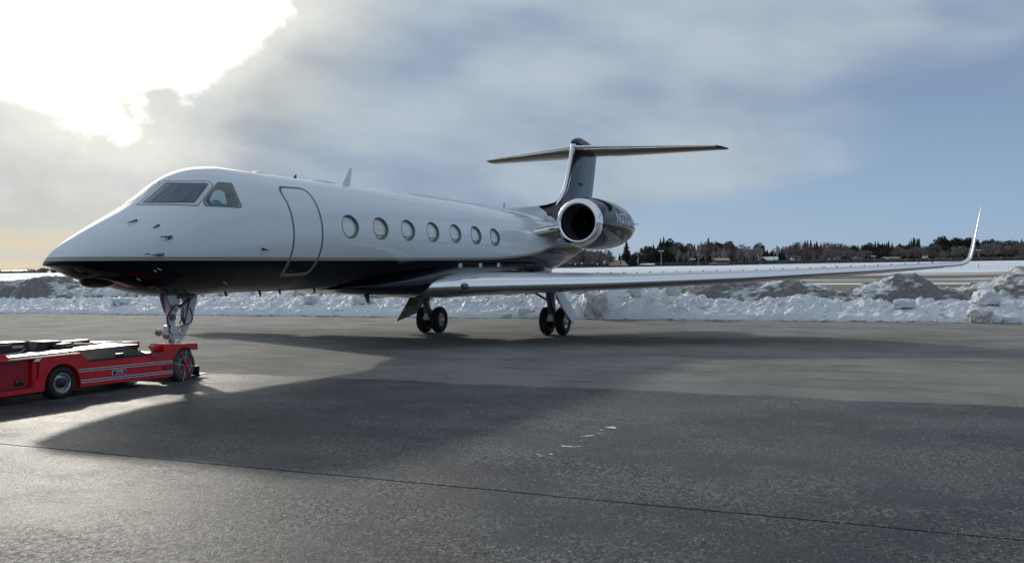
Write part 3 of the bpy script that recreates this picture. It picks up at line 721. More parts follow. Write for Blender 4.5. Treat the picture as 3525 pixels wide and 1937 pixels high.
for x0, x1, h, w in ((5.0, 5.55, .050, .16), (6.85, 8.15, .070, .26), (9.4, 12.4, .045, .20)):
    n = 20; b_ = bmesh.new(); rows = []
    for i in range(n+1):
        u = i/n; X_ = x0+(x1-x0)*u; e = max(1e-3, math.sin(PI*u)**.6); ztop = float(np.interp(X_, XG, TG))
        rows.append([b_.verts.new((X_, w*e*math.cos(q), ztop-.05+(h+.05)*e*math.sin(q))) for q in np.linspace(0, PI, 13)])
    for A, B in zip(rows, rows[1:]):
        for q in range(12): b_.faces.new((A[q], A[q+1], B[q+1], B[q]))
    from_bm('antenna_fairing', b_, M_white, jet, angle=None)
Xr = np.linspace(10.6, 18.2, 40); zr = np.interp(Xr, XG, TG)
b_ = bmesh.new(); rows = []
for i, (X_, z_) in enumerate(zip(Xr, zr)):
    e = min(1, i/6); h = .085*e; rows.append([b_.verts.new((X_, y, z_+dz)) for y, dz in ((-.14, -.04), (-.09, h*.7), (-.04, h), (.04, h), (.09, h*.7), (.14, -.04))])
for A, B in zip(rows, rows[1:]):
    for q in range(5): b_.faces.new((A[q], A[q+1], B[q+1], B[q]))
from_bm('dorsal_rail', b_, M_white, jet, angle=None)
tube('whip_antenna', [(17.75, 0, 3.98), (17.76, 0, 4.27)], [.022, .016], M_seal, jet, 8)
blade('belly_antenna', [(9.07, 1.75), (9.40, 1.75), (9.475, 1.285), (9.375, 1.285)], 0, .035, M_black)
for x, h in ((4.05, .06), (5.1, .10), (5.75, .07), (7.0, .08), (8.75, .06), (9.75, .06)):
    z_ = float(np.interp(x, XG, BG)); blade('drain_mast', [(x-.03, z_+.03), (x+.05, z_+.03), (x+.06, z_-h), (x+.02, z_-h)], -.1, .02, M_black)

# belly fairing that carries the wing
def superell(X_, w, zc, up, dn, n_=2.5, k=48):
    q = np.linspace(0, 2*PI, k+1)[:-1]; c_, s_ = np.cos(q), np.sin(q)
    y = w*np.sign(c_)*np.abs(c_)**(2/n_); z_ = np.where(s_ > 0, up, dn)*np.sign(s_)*np.abs(s_)**(2/n_); return np.stack([np.full(k, X_), y, zc+z_], -1)
bx = np.linspace(7.7, 20.6, 90)
bw = gauss2 = np.interp(bx, [7.7, 8.6, 9.6, 10.8, 12, 16.5, 18.2, 19.6, 20.6], [.25, .75, 1.12, 1.38, 1.50, 1.50, 1.38, 1.02, .35])
bb_ = np.interp(bx, [7.7, 8.5, 10.7, 12, 15.4, 17.4, 19, 20.6], [1.71, 1.53, 1.38, 1.31, 1.31, 1.45, 1.70, 2.02])
bt = np.interp(bx, [7.7, 9, 10.4, 12, 16.6, 18.6, 20.6], [1.74, 1.90, 2.12, 2.30, 2.34, 2.32, 2.10])
def sm1(A, n=7): return np.convolve(np.pad(A, n//2, mode='edge'), np.ones(n)/n, 'valid')
bw, bb_, bt = sm1(sm1(bw)), sm1(sm1(bb_)), sm1(sm1(bt))
V = np.array([superell(x, w, (b2+t2)/2, (t2-b2)/2, (t2-b2)/2) for x, w, b2, t2 in zip(bx, bw, bb_, bt)])
bf = mesh('belly_fairing', V.reshape(-1, 3), grid_faces(90, 48, True)[:, ::-1], M_black, jet, angle=None)
for x in (11.62, 12.85, 14.05):
    y = -1.503
    for sz, dz, m_, yy in ((.105, 0, M_label, y-.004), (.055, 0, M_seal, y-.008)):
        prism('access_placard', [(x-sz/2, 2.20-sz/2), (x+sz/2, 2.20-sz/2), (x+sz/2, 2.20+sz/2), (x-sz/2, 2.20+sz/2)], yy-.006, yy+.05, m_, bf, bev=.004)
# ------------------------------------------------------------------ wings and tail surfaces
def foil(n=36, cam_=.02):
    u = (1-np.cos(np.linspace(0, PI, n)))/2; yt = 5*(.2969*np.sqrt(u)-.126*u-.3516*u**2+.2843*u**3-.1036*u**4); yc = cam_*4*u*(1-u)
    return u, yt, yc
def loft(name, secs, fr_, m, parent, cam_=.015, caps=True, inner=0):
    """secs: (LE xyz, chord, thickness, twist deg, normal vector); fr_: chord range built"""
    u0, u1 = fr_; n = 26 if u1-u0 > .5 else 16
    if u0 == 0: u = u1*(1-np.cos(np.linspace(0, PI/2, n)))
    else: u = np.linspace(u0, u1, n)
    yt = 5*(.2969*np.sqrt(u)-.126*u-.3516*u**2+.2843*u**3-.1036*u**4); yc = cam_*4*u*(1-u)
    rows = []
    for LE, ch, tk, tw, nv in secs:
        nv = np.array(nv, float); nv /= np.linalg.norm(nv); a_ = math.radians(tw)
        cx = np.array([math.cos(a_), 0, 0])-nv*math.sin(a_); cn = nv*math.cos(a_)+np.array([math.sin(a_), 0, 0])
        up = [np.array(LE)+cx*ch*ui+cn*ch*(y*tk+c_) for ui, y, c_ in zip(u, yt, yc)]
        lo = [np.array(LE)+cx*ch*ui+cn*ch*(-y*tk+c_) for ui, y, c_ in zip(u, yt, yc)]
        rows.append((up[::-1]+lo[1:]) if u0 == 0 else (up[::-1]+lo))
    V = np.array(rows); k = V.shape[1]; b_ = bmesh.new(); vv = [[b_.verts.new(p) for p in r] for r in V]
    for A, B in zip(vv, vv[1:]):
        for q in range(k-1 if u0 == 0 else k): b_.faces.new((A[q], A[(q+1) % k], B[(q+1) % k], B[q]))
    if caps:
        for r in (vv[0], vv[-1]):
            h = k//2
            for q in range(h):
                f_ = [r[q], r[q+1], r[k-2-q], r[k-1-q]]; f_ = list(dict.fromkeys(f_))
                if len(f_) > 2:
                    try: b_.faces.new(f_)
                    except ValueError: pass
    return from_bm(name, b_, m, parent, angle=45)
def interp_secs(S, k):
    out = []
    for A, B in zip(S, S[1:]):
        for i in range(k):
            u = i/k; out.append(tuple((np.array(a_, float)*(1-u)+np.array(b2, float)*u) if isinstance(a_, (tuple, list, np.ndarray)) else a_*(1-u)+b2*u for a_, b2 in zip(A, B)))
    out.append(S[-1]); return out
def wing(sg):
    Y = lambda y: y*sg
    S = [((10.15, Y(1.0), 1.64), 7.2, .096, .0, (0, 0, 1)), ((10.62, Y(1.7), 1.66), 6.55, .096, .0, (0, 0, 1)), ((11.52, Y(3.5), 1.675), 5.5, .096, .0, (0, 0, 1)),
         ((12.56, Y(5.5), 1.70), 4.55, .096, .0, (0, 0, 1)), ((14.08, Y(8.5), 1.79), 3.4, .096, .0, (0, 0, 1)), ((15.6, Y(11.5), 1.925), 2.35, .095, -.2, (0, 0, 1)), ((16.50, Y(13.25), 2.03), 1.62, .09, -.5, (0, 0, 1))]
    S = interp_secs(S, 3)
    w = loft('wing', S, (.066, .74), M_wing, jet, cam_=.006)
    loft('leading_edge', S, (0, .066), M_chrome, w, caps=False, cam_=.006)
    fl = [s_ for s_ in S if 1.6 < abs(s_[0][1]) < 9.2]; loft('flap', fl, (.745, .999), M_wing, w, cam_=.006)
    al = [s_ for s_ in S if abs(s_[0][1]) >= 9.2]; loft('aileron', al, (.745, .999), M_wing, w, cam_=.006)
    # winglet
    path = [(13.25, 2.03, 16.50, 1.62), (13.50, 2.045, 16.63, 1.50), (13.68, 2.065, 16.73, 1.42), (13.79, 2.10, 16.80, 1.36), (13.86, 2.155, 16.86, 1.30), (13.905, 2.225, 16.91, 1.24), (13.935, 2.32, 16.97, 1.17), (13.975, 2.50, 17.08, 1.05), (14.04, 2.85, 17.28, .86), (14.12, 3.25, 17.52, .66), (14.19, 3.58, 17.72, .49), (14.215, 3.67, 17.80, .42), (14.225, 3.70, 17.88, .30)]
    W_ = []; T = []
    for k, (y, z_, x, ch) in enumerate(path):
        q0, q1 = path[max(k-1, 0)], path[min(k+1, len(path)-1)]; ph = math.atan2(q1[1]-q0[1], q1[0]-q0[0]); T.append((k/12, ph))
        W_.append(((x, Y(y), z_), ch, .085, 0, (0, -sg*-math.sin(ph)*-1, math.cos(ph))))
    wl = loft('winglet', W_, (.07, .999), M_wing, jet); loft('leading_edge', W_, (0, .07), M_chrome, wl, caps=False)
    for i, u in enumerate((.42, .50, .58, .68, .76)):
        q = W_[2+i][0] 
        c_ = np.array(q)+np.array([W_[2+i][1]*.34, 0, 0]); n_ = np.array([0, -sg*math.sin(T[2+i][1]), math.cos(T[2+i][1])])
        box('vortex_generator', c_+n_*.075, (.05, .012, .03), M_seal, wl)
    # row of vortex generators on the upper skin
    for k in range(26):
        yy = 4.6+k*.335; A = min(range(len(S)-1), key=lambda i: abs(abs(S[i][0][1])-yy)); A = A if abs(S[A][0][1]) <= yy else A-1
        u = (yy-abs(S[A][0][1]))/(abs(S[A+1][0][1])-abs(S[A][0][1])); P_ = np.array(S[A][0])*(1-u)+np.array(S[A+1][0])*u; ch = S[A][1]*(1-u)+S[A+1][1]*u
        uu = .34; yt = 5*(.2969*math.sqrt(uu)-.126*uu-.3516*uu**2+.2843*uu**3-.1036*uu**4)*.096+.006*4*uu*(1-uu)
        box('vortex_generator', P_+np.array([ch*uu, 0, ch*yt+.012-ch*uu*.012]), (.07, .015, .045), M_geardark, w, rot=Matrix.Rotation(rad(20*sg), 3, 'Z'))
    for yy, L_ in ((4.2, 1.5), (7.6, 1.1)):      # flap track fairings
        x0 = 17.2-.2-L_*.6; b_ = bmesh.new(); bm_lathe(b_, [(0, 0), (.15*L_, .05), (.5*L_, .085), (.8*L_, .06), (L_, 0)], (x0, Y(yy), 1.62), (1, 0, .02), 12); from_bm('flap_track_fairing', b_, M_wing, w)
    # landing light in the root of the leading edge
    if sg < 0:
        ll = lathe('landing_light', [(-.055, 0), (-.045, .05), (-.015, .085), (.05, .10)], (10.765, -2.04, 1.655), (.89, .455, 0), M_glass, w, 28)
        lathe('light_bezel', [(-.01, .090), (-.018, .098), (-.008, .108), (.06, .112)], (10.765, -2.04, 1.655), (.89, .455, 0), M_chrome, w, 28)
    return w
wing(-1); wing(1)
fin_S = [((21.35, 0, 3.9), 4.85, .070, 0, (0, 1, 0)), ((21.85, 0, 4.30), 4.50, .075, 0, (0, 1, 0)), ((22.35, 0, 4.50), 4.12, .08, 0, (0, 1, 0)), ((22.90, 0, 4.78), 3.70, .085, 0, (0, 1, 0)), ((23.30, 0, 5.10), 3.43, .09, 0, (0, 1, 0)),
         ((23.60, 0, 5.55), 3.30, .092, 0, (0, 1, 0)), ((23.98, 0, 6.25), 3.17, .092, 0, (0, 1, 0)), ((24.28, 0, 6.98), 3.10, .095, 0, (0, 1, 0))]
fin = loft('tail_fin', fin_S, (.07, .76), M_charcoal, jet, cam_=0)
loft('leading_edge', fin_S, (0, .07), M_chrome, fin, cam_=0, caps=False)
loft('rudder', fin_S[2:], (.768, .999), M_charcoal, fin, cam_=0)
b_ = bmesh.new(); bm_prism(b_, [(24.60, 5.40), (24.86, 5.34), (25.16, 5.41), (24.86, 5.475)], -.180, -.10, 'y', .004); from_bm('tail_emblem', b_, M_dark, fin)
# bullet on top of the fin
n = 30; V = []
for i in range(n+1):
    u = i/n; X_ = 24.27+3.2*u; hz = (.30*math.sin(PI*min(1, u/.36)/2)**.6)*(1-max(0, (u-.30)/.70)**1.4)+.004; wy = .165*math.sin(PI*min(1, (u+.02)/.3)/2)**.7*(1-max(0, (u-.4)/.6)**2*.8)+.002
    q = np.linspace(0, PI, 17); V.append(np.stack([np.full(17, X_), wy*np.cos(q), 7.02+np.sin(q)**.75*hz], -1))
mesh('fin_cap', np.array(V).reshape(-1, 3), grid_faces(n+1, 17)[:, ::-1], M_charcoal, jet, angle=None)
def stab(sg):
    S = [((24.35, sg*.10, 6.86), 2.75, .10, 3.5, (0, 0, 1)), ((27.10, sg*5.10, 6.90), 1.12, .095, 3.5, (0, 0, 1))]
    S = interp_secs(S, 6); h = loft('horizontal_stabiliser', S, (.06, .70), M_tail, jet, cam_=-.01); loft('leading_edge', S, (0, .06), M_chrome, h, cam_=-.01, caps=False)
    loft('elevator', S[1:], (.71, .999), M_tail, h, cam_=-.01)
    loft('tip_fairing', [S[-1], ((27.55, sg*5.24, 6.905), .85, .09, 3.5, (0, 0, 1)), ((28.15, sg*5.38, 6.90), .34, .06, 3.5, (0, 0, 1))], (0, .999), M_charcoal, h, cam_=-.01)
stab(-1); stab(1)
# dorsal fillet ahead of the fin
V = []; xs = np.linspace(17.9, 23.2, 40)
for X_ in xs:
    zt = float(np.interp(X_, XG, TG)); top = float(np.interp(X_, [17.9, 18.2, 20.7, 21.6, 22.4, 23.2], [4.03, 4.13, 4.325, 4.43, 4.56, 4.85])); w = float(np.interp(X_, [17.9, 20, 22, 23.2], [.05, .16, .30, .34]))
    q = np.linspace(0, PI, 15); V.append(np.stack([np.full(15, X_), w*np.cos(q)*(1-.55*np.sin(q)), zt-.06+(top-zt+.06)*np.sin(q)**1.3], -1))
mesh('dorsal_fillet', np.array(V).reshape(-1, 3), grid_faces(40, 15)[:, ::-1], M_fus, jet, angle=None)
# auxiliary intake recess beside the fin root
box('dorsal_intake', (20.95, -.36, 4.02), (.42, .05, .13), M_dark, jet, rot=Matrix.Rotation(rad(-38), 3, 'X'), bev=.02)

# ------------------------------------------------------------------ engines
def letters(txt, org, nac, sg):
    """registration wrapped round the outer side of the nacelle"""
    cu_ = bpy.data.curves.new('t', 'FONT'); cu_.body = txt; cu_.size = .50; cu_.offset = .012; cu_.resolution_u = 3; cu_.space_character = 1.05
    o = bpy.data.objects.new('t', cu_); C.objects.link(o); dg = bpy.context.evaluated_depsgraph_get(); me = bpy.data.meshes.new_from_object(o.evaluated_get(dg)); bpy.data.objects.remove(o)
    bm = bmesh.new(); bm.from_mesh(me); bmesh.ops.triangulate(bm, faces=bm.faces); bmesh.ops.subdivide_edges(bm, edges=[e for e in bm.edges if e.calc_length() > .06], cuts=2)
    for v in bm.verts:
        x, y = v.co.x*1.0, v.co.y; X_ = 1.5+x*1.35; r = float(np.interp(X_, PX, PR_))+.004; th = rad(2)+y/.88
        v.co = Vector((org[0]+X_, org[1]+sg*r*math.cos(th), org[2]+r*math.sin(th)))
    from_bm('registration', bm, M_rim_light if 0 else M_regi, nac, angle=None)
M_regi = simple('silver_lettering', (.62, .65, .68), .45)
PX = [.26, .5, .8, 1.2, 1.7, 2.3, 2.9, 3.5, 4.1, 4.6, 4.9]; PR_ = [.800, .838, .865, .885, .893, .885, .855, .80, .71, .60, .52]
def engine(sg):
    org = (18.5, sg*2.31, 3.59)
    nac = lathe('engine_nacelle', list(zip(PX, PR_))+[(4.9, .50), (4.3, .46)], org, (1, 0, 0), M_charcoal, jet, 72)
    a_ = np.linspace(-PI/2, PI/2, 13)
    outer = [(.26-.26*math.cos(q*1), .645+(.800-.645)*math.sin(q)) for q in np.linspace(0, PI/2, 14)]
    inner = [(.20-.20*math.cos(q), .645-(.645-.565)*math.sin(q)) for q in np.linspace(0, PI/2, 10)]
    lathe('inlet_lip', inner[::-1]+outer[1:], org, (1, 0, 0), M_chrome, nac, 72, angle=80)
    duct = lathe('inlet_duct', [(.20, .565), (.34, .562), (.36, .556), (.75, .575), (1.0, .60), (1.06, .60)], org, (1, 0, 0), simple('duct_grey', (.16, .18, .20), .3, metal=.4) if sg < 0 else M_seal, nac, 64)
    lathe('duct_step', [(.30, .561), (.30, .535), (.36, .535), (.36, .556)], org, (1, 0, 0), M_black, nac, 64)
    fan = lathe('fan_disc', [(1.10, .60), (1.10, 0)], org, (1, 0, 0), M_dark, nac, 32)
    lathe('spinner', [(.72, 0), (.76, .05), (.86, .11), (.98, .155), (1.06, .175)], org, (1, 0, 0), M_black, nac, 32)
    for k in range(24):
        q = 2*PI*k/24; b_ = bmesh.new(); o_ = Vector(org)
        rr = [.17, .32, .46, .59]; tw = [.9, .7, .5, .35]; rows = []
        for r, w in zip(rr, tw):
            for s_ in (-1, 1):
                an = q+s_*.11*(1 if r > .2 else 1.3); dx = 1.02+s_*.05*w*1.4; rows.append(b_.verts.new(o_+Vector((dx, r*math.cos(an), r*math.sin(an)))))
        for i in range(3): b_.faces.new((rows[2*i], rows[2*i+1], rows[2*i+3], rows[2*i+2]))
        from_bm('fan_blade', b_, M_fan, nac, angle=None)
    lathe('exhaust_nozzle', [(4.5, .47), (4.9, .455), (5.15, .42), (5.15, .40), (4.6, .42)], org, (1, 0, 0), M_metal, nac, 48)
    # scoop slot near the top and small probe at the back
    V = []; 
    for i in range(16):
        u = i/15; X_ = .62+1.55*u; an = rad(72-50*u**1.5); r = float(np.interp(X_, PX, PR_))+.004; w_ = .018+.03*u
        for s_ in (-1, 1): V.append((org[0]+X_, org[1]+sg*r*math.cos(an+s_*w_/.88), org[2]+r*math.sin(an+s_*w_/.88)))
    mesh('cowl_slot', V, [(2*i, 2*i+1, 2*i+3, 2*i+2) for i in range(15)], M_dark, nac)
    for X_ in (1.0, 2.35):                      # cowl joint lines
        r = float(np.interp(X_, PX, PR_)); lathe('cowl_joint', [(X_-.006, r-.01), (X_-.006, r+.0015), (X_+.006, r+.0015), (X_+.006, r-.01)], org, (1, 0, 0), M_black, nac, 72)
    tube('drain_mast', [(org[0]+4.1, org[1]+sg*.66, org[2]+.06), (org[0]+4.2, org[1]+sg*.86, org[2]+.05)], .014, M_seal, nac, 6)
    letters('N27L', org, nac, sg)
    py = [((17.35, sg*.95, 3.18), 5.1, .075, 0, (0, 0, 1)), ((17.9, sg*1.25, 3.30), 4.7, .075, 0, (0, 0, 1)), ((18.85, sg*1.72, 3.47), 3.9, .075, 0, (0, 0, 1))]
    p = loft('engine_pylon', interp_secs(py, 3), (.035, .99), M_charcoal, nac); loft('leading_edge', interp_secs(py, 3), (0, .035), M_chrome, nac, caps=False)
engine(-1); engine(1)

# ------------------------------------------------------------------ main landing gear
def wheel(parent, c_, r, w, rimr, ax=(0, 1, 0), rim=None, holes=8, name='tyre'):
    rim = rim or M_rim; ax = Vector(ax); pr = []
    for q in np.linspace(-PI, 0, 17):
        pr.append((-math.cos(q)*w/2*(.98 if True else 1), 0))
    h = w/2; prof = [(-h*.62, rimr), (-h*.86, rimr+.015), (-h, rimr+(r-rimr)*.35), (-h*.99, rimr+(r-rimr)*.62), (-h*.86, r-.045*r/.44), (-h*.62, r-.012), (-h*.3, r-.002), (0, r), (h*.3, r-.002), (h*.62, r-.012), (h*.86, r-.045*r/.44), (h*.99, rimr+(r-rimr)*.62), (h, rimr+(r-rimr)*.35), (h*.86, rimr+.015), (h*.62, rimr)]
    ty = lathe(name, prof, c_, ax, M_rubber, parent, 48)
    rm = lathe('rim', [(-h*.66, rimr), (-h*.74, rimr*.96), (-h*.50, rimr*.88), (-h*.38, rimr*.80), (-h*.42, rimr*.45), (-h*.62, rimr*.36), (-h*.70, rimr*.22), (-h*.70, 0)], c_, ax, rim, parent, 40)
    return ty, rm
def main_gear(sg):
    Yc = sg*2.19; X0 = 16.68
    g = one('main_gear', lambda b: (bm_tube(b, [(16.05, Yc+sg*.02, 1.62), (16.2, Yc, 1.10), (16.32, Yc, .80)], [.095, .085, .075], 14),
                                    bm_box(b, (16.36, Yc, .78), (.20, .17, .26), None, .03),
                                    bm_tube(b, [(16.30, Yc, .72), (16.5, Yc, .55), (16.70, Yc, .455)], [.085, .075, .085], 12)), M_geardark, jet, angle=40)
    for s_ in (-1, 1):
        cy = Yc+s_*.262
        ty, rm = wheel(g, (X0, cy, .437), .437, .285, .225, (0, -s_, 0), M_rim)
        for k in range(8):
            q = 2*PI*k/8; c_ = (X0+.125*math.cos(q), cy+s_*.062, .437+.125*math.sin(q))
            lathe('rim_hole', [(0, 0), (0, .032)], (c_[0], cy+s_*(.062), c_[2]), (0, s_, 0), M_dark, g, 10)
        lathe('hub_cap', [(0, .055), (.03, .045), (.035, 0)], (X0, cy+s_*.095, .437), (0, s_, 0), M_rim, g, 18)
    tube('axle', [(X0, Yc-.30, .437), (X0, Yc+.30, .437)], .045, M_metal, g, 12)
    box('trailing_link', (16.34, Yc, .66), (.14, .15, .42), M_gear, g, Matrix.Rotation(rad(6), 3, 'Y'), .025)
    lathe('link_pivot', [(-.12, .0), (-.12, .085), (.12, .085), (.12, 0)], (16.36, Yc, .50), (0, 1, 0), M_metal, g, 20)
    tube('shock_strut', [(16.42, Yc+sg*.03, 1.35), (16.58, Yc+sg*.03, .62)], [.055, .045], M_metal, g, 12)
    tube('side_brace', [(16.2, Yc-sg*.62, 1.42), (16.22, Yc-sg*.06, 1.10)], [.030, .030], M_geardark, g, 8)
    tube('side_brace', [(16.3, Yc-sg*.70, 1.40), (16.3, Yc-sg*.06, 1.06)], [.016, .016], M_geardark, g, 8)
    tube('torque_arm', [(16.28, Yc+sg*.09, .92), (16.42, Yc+sg*.14, .70), (16.62, Yc+sg*.10, .52)], [.020, .026, .018], M_metal, g, 8)
    tube('brake_hose', [(16.2, Yc-.06, 1.3), (16.12, Yc-.09, 1.0), (16.2, Yc-.08, .75), (16.45, Yc-.1, .52)], .011, M_hose, g, 8)
    # outboard door fixed to the leg and splayed outwards
    D3 = [(15.95, Yc+sg*.24, 1.42), (16.80, Yc+sg*.15, 1.40), (16.86, Yc+sg*.38, 1.02), (16.84, Yc+sg*.63, .64), (15.90, Yc+sg*.86, .41), (15.88, Yc+sg*.55, .86), (15.90, Yc+sg*.36, 1.14)]
    b_ = bmesh.new(); A = [b_.verts.new(p) for p in D3]; nn = Vector((0, sg*.87, .49))*.035; B = [b_.verts.new(Vector(p)+nn) for p in D3]
    k = len(D3); b_.faces.new(A); b_.faces.new(B[::-1])
    for i in range(k): b_.faces.new((A[i], A[(i+1) % k], B[(i+1) % k], B[i]))
    dd = from_bm('gear_door', b_, M_white if sg < 0 else M_geardark, g, angle=20)
    for z_, o_ in ((1.15, .28), (.80, .44)): tube('door_link', [(16.35, Yc+sg*.05, z_), (16.5, Yc+sg*o_, z_+.02)], .012, M_metal, g, 6)
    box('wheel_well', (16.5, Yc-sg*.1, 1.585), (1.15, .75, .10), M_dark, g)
main_gear(-1); main_gear(1)

# ------------------------------------------------------------------ nose gear
ng = one('nose_gear', lambda b: (bm_tube(b, [(2.66, 0, 1.72), (2.68, 0, 1.42), (2.69, 0, 1.12)], [.10, .085, .080], 18),
                                 bm_tube(b, [(2.69, 0, 1.14), (2.70, 0, .88)], [.095, .088], 18), bm_tube(b, [(2.69, 0, 1.40), (2.69, 0, 1.35)], [.105, .105], 18)), M_gear, jet)
b_ = bmesh.new()
for s_ in (-1, 1): bm_prism(b_, [(2.50, 1.72), (2.86, 1.72), (2.83, 1.56), (2.78, 1.40), (2.62, 1.38), (2.56, 1.54)], s_*.085-.015, s_*.085+.015, 'y', .006)
from_bm('trunnion', b_, M_metal, ng, angle=30)
tube('drag_brace', [(3.28, 0, 1.66), (3.0, 0, 1.52), (2.74, 0, 1.42)], [.030, .034, .028], M_geardark, ng, 10)
tube('drag_brace', [(3.2, -.10, 1.68), (2.76, -.08, 1.66)], [.04, .04], M_geardark, ng, 10)
tube('steering_link', [(3.15, -.06, 1.60), (2.98, -.05, 1.36), (2.86, -.05, 1.16)], [.018, .02, .018], M_metal, ng, 8)
tube('piston', [(2.70, 0, .90), (2.70, 0, .56)], [.058, .058], M_chrome, ng, 18)
box('steering_collar', (2.68, -.02, 1.06), (.22, .20, .17), M_gear, ng, None, .03)
box('actuator', (2.62, -.11, 1.30), (.10, .08, .11), M_geardark, ng, None, .015)
tube('torque_arm', [(2.78, -.04, 1.02), (2.98, -.04, .92), (2.80, -.04, .80)], [.030, .022, .028], M_gear, ng, 8)
box('lamp_bracket', (2.60, .0, .97), (.14, .14, .10), M_gear, ng, Matrix.Rotation(rad(15), 3, 'Y'), .03)
for y, x, z_ in ((.02, 2.41, 1.02), (-.085, 2.49, .955)):
    l = lathe('taxi_light', [(.12, .02), (.09, .050), (.0, .070), (-.012, .070), (-.012, .056)], (x, y, z_), (.78, .60, .04), M_gear, ng, 26)
    lathe('lens', [(-.004, .058), (-.007, .03), (-.009, 0)], (x, y, z_), (.78, .60, .04), M_lens, l, 24)
    tube('lens_bar', [(x-.014-.034, y-.012+.044, z_+.006), (x-.014+.034, y-.012-.044, z_+.006)], .006, M_seal, l, 6)
for P in ([(2.60, -.10, 1.42), (2.66, -.16, 1.52), (2.78, -.17, 1.44), (2.80, -.15, 1.28), (2.90, -.14, 1.16)], [(2.58, -.10, 1.40), (2.47, -.14, 1.32), (2.47, -.14, 1.22), (2.53, -.12, 1.12)], [(2.78, -.10, 1.50), (2.87, -.12, 1.46), (2.88, -.12, 1.30), (2.92, -.12, 1.17)],
          [(3.10, -.09, 1.62), (3.0, -.13, 1.45), (2.93, -.13, 1.26), (2.91, -.13, 1.15)], [(3.08, -.10, 1.46), (3.10, -.14, 1.28), (3.03, -.14, 1.16), (2.86, -.12, 1.13), (2.78, -.1, 1.08)], [(2.55, -.12, 1.15), (2.50, -.14, 1.08), (2.54, -.12, 1.0)]):
    C_ = np.array(P); K_ = np.linspace(0, len(C_)-1, 22); i0 = np.clip(K_.astype(int), 0, len(C_)-2); f = (K_-i0)[:, None]
    g4 = lambda j: C_[np.clip(j, 0, len(C_)-1)]
    a_, b2, c_, d_ = g4(i0-1), g4(i0), g4(i0+1), g4(i0+2); Q = .5*((2*b2)+(-a_+c_)*f+(2*a_-5*b2+4*c_-d_)*f**2+(-a_+3*b2-3*c_+d_)*f**3)
    tube('hose', Q.tolist(), .013, M_hose, ng, 8)
prism('gear_door', [(3.10, 1.70), (3.52, 1.70), (3.49, 1.55), (3.36, 1.24), (3.13, .86), (2.80, .875), (2.83, .92), (3.07, 1.00), (3.13, 1.14), (3.14, 1.38)], .10, .135, M_gear, ng, bev=.008)
for z_ in (1.105, 1.055, 1.01): box('door_stiffener', (3.0, .085, z_), (.17, .02, .012), M_geardark, ng)
for s_ in (-1, 1): wheel(ng, (2.72, s_*.16, .55), .265, .19, .13, (0, -s_, 0), M_rim)
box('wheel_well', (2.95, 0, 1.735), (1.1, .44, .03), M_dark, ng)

# ================================================================== RED TUG
tug = thing('aircraft_tug', (.8, 0, .22), 'low red electric aircraft tug with striped sides lifting the jet nose wheel', 'tug')
Y0 = -.88
def arc(cx, cz, r, a0, a1, n): return [(cx+r*math.cos(rad(q)), cz+r*math.sin(rad(q))) for q in np.linspace(a0, a1, n)]
side = [(-.115, .372), (1.805, .325), (1.805, .62), (1.93, .755), (2.06, .82), (2.395, .735), (2.40, .845), (2.02, .855), (1.685, .885), (1.60, .80), (1.60, .70), (1.365, .70), (1.24, .765), (.02, .775), (-.115, .893), (-.80, .895), (-.865, .81), (-.865, .60), (-.96, .50), (-1.02, .47), (-2.3, .47), (-2.3, .40), (-.795, .395)] + arc(-.455, .45, .325, 190, -13, 15)[:]
b_ = bmesh.new(); bm_prism(b_, side, Y0, Y0+.02, 'y', .006)
tb = from_bm('side_panel', b_, M_red, tug, angle=25)
b_ = bmesh.new(); bm_prism(b_, side, .86, .88, 'y', .006); from_bm('side_panel', b_, M_red, tug, angle=25)
# fenders over the lifting wheels
for s_ in (-1, 1):
    prism('fender', [(1.66, .862), (2.02, .832), (2.40, .822), (2.405, .735), (2.415, .735), (2.418, .850), (2.03, .868), (1.69, .895)], s_*.885 if s_ < 0 else .50, -.50 if s_ < 0 else .885, M_red, tug, bev=.006)
    box('fender_end', (1.68, s_*.69, .79), (.03, .36, .18), M_red, tug, Matrix.Rotation(rad(-38), 3, 'Y'), .004)
# chassis and decks
box('chassis', (.05, 0, .55), (3.3, 1.56, .36), M_red, tug, None, .01)
box('chassis_floor', (.1, 0, .36), (3.2, 1.3, .05), M_dark, tug)
b_ = bmesh.new(); bm_prism(b_, [(-2.3, -.88), (-.80, -.88), (-.12, -.88), (-.02, -.62), (-.02, .62), (-.12, .88), (-2.3, .88)], .885, .899, 'z', .003); from_bm('hood', b_, M_hood if 'M_hood' in globals() else simple('glossy_hood_red', (.36, .006, .014), .16, coat=1), tug, angle=30)  # hood has its own red, darker and glossier than the side panels
b_ = bmesh.new(); bm_prism(b_, [(-1.5, -.60), (-.2, -.60), (1.02, -.60), (1.30, -.62), (1.30, .62), (-1.5, .62)], .905, .917, 'z', .002); dk = from_bm('deck_plate', b_, M_tread, tug, angle=30)
box('deck_plate', (1.48, 0, .745), (.40, 1.36, .014), M_tread, tug)
prism('deck_riser', [(-.02, .72), (1.31, .72), (1.31, .905), (-.02, .905)], -.59, .59, M_blk, tug)
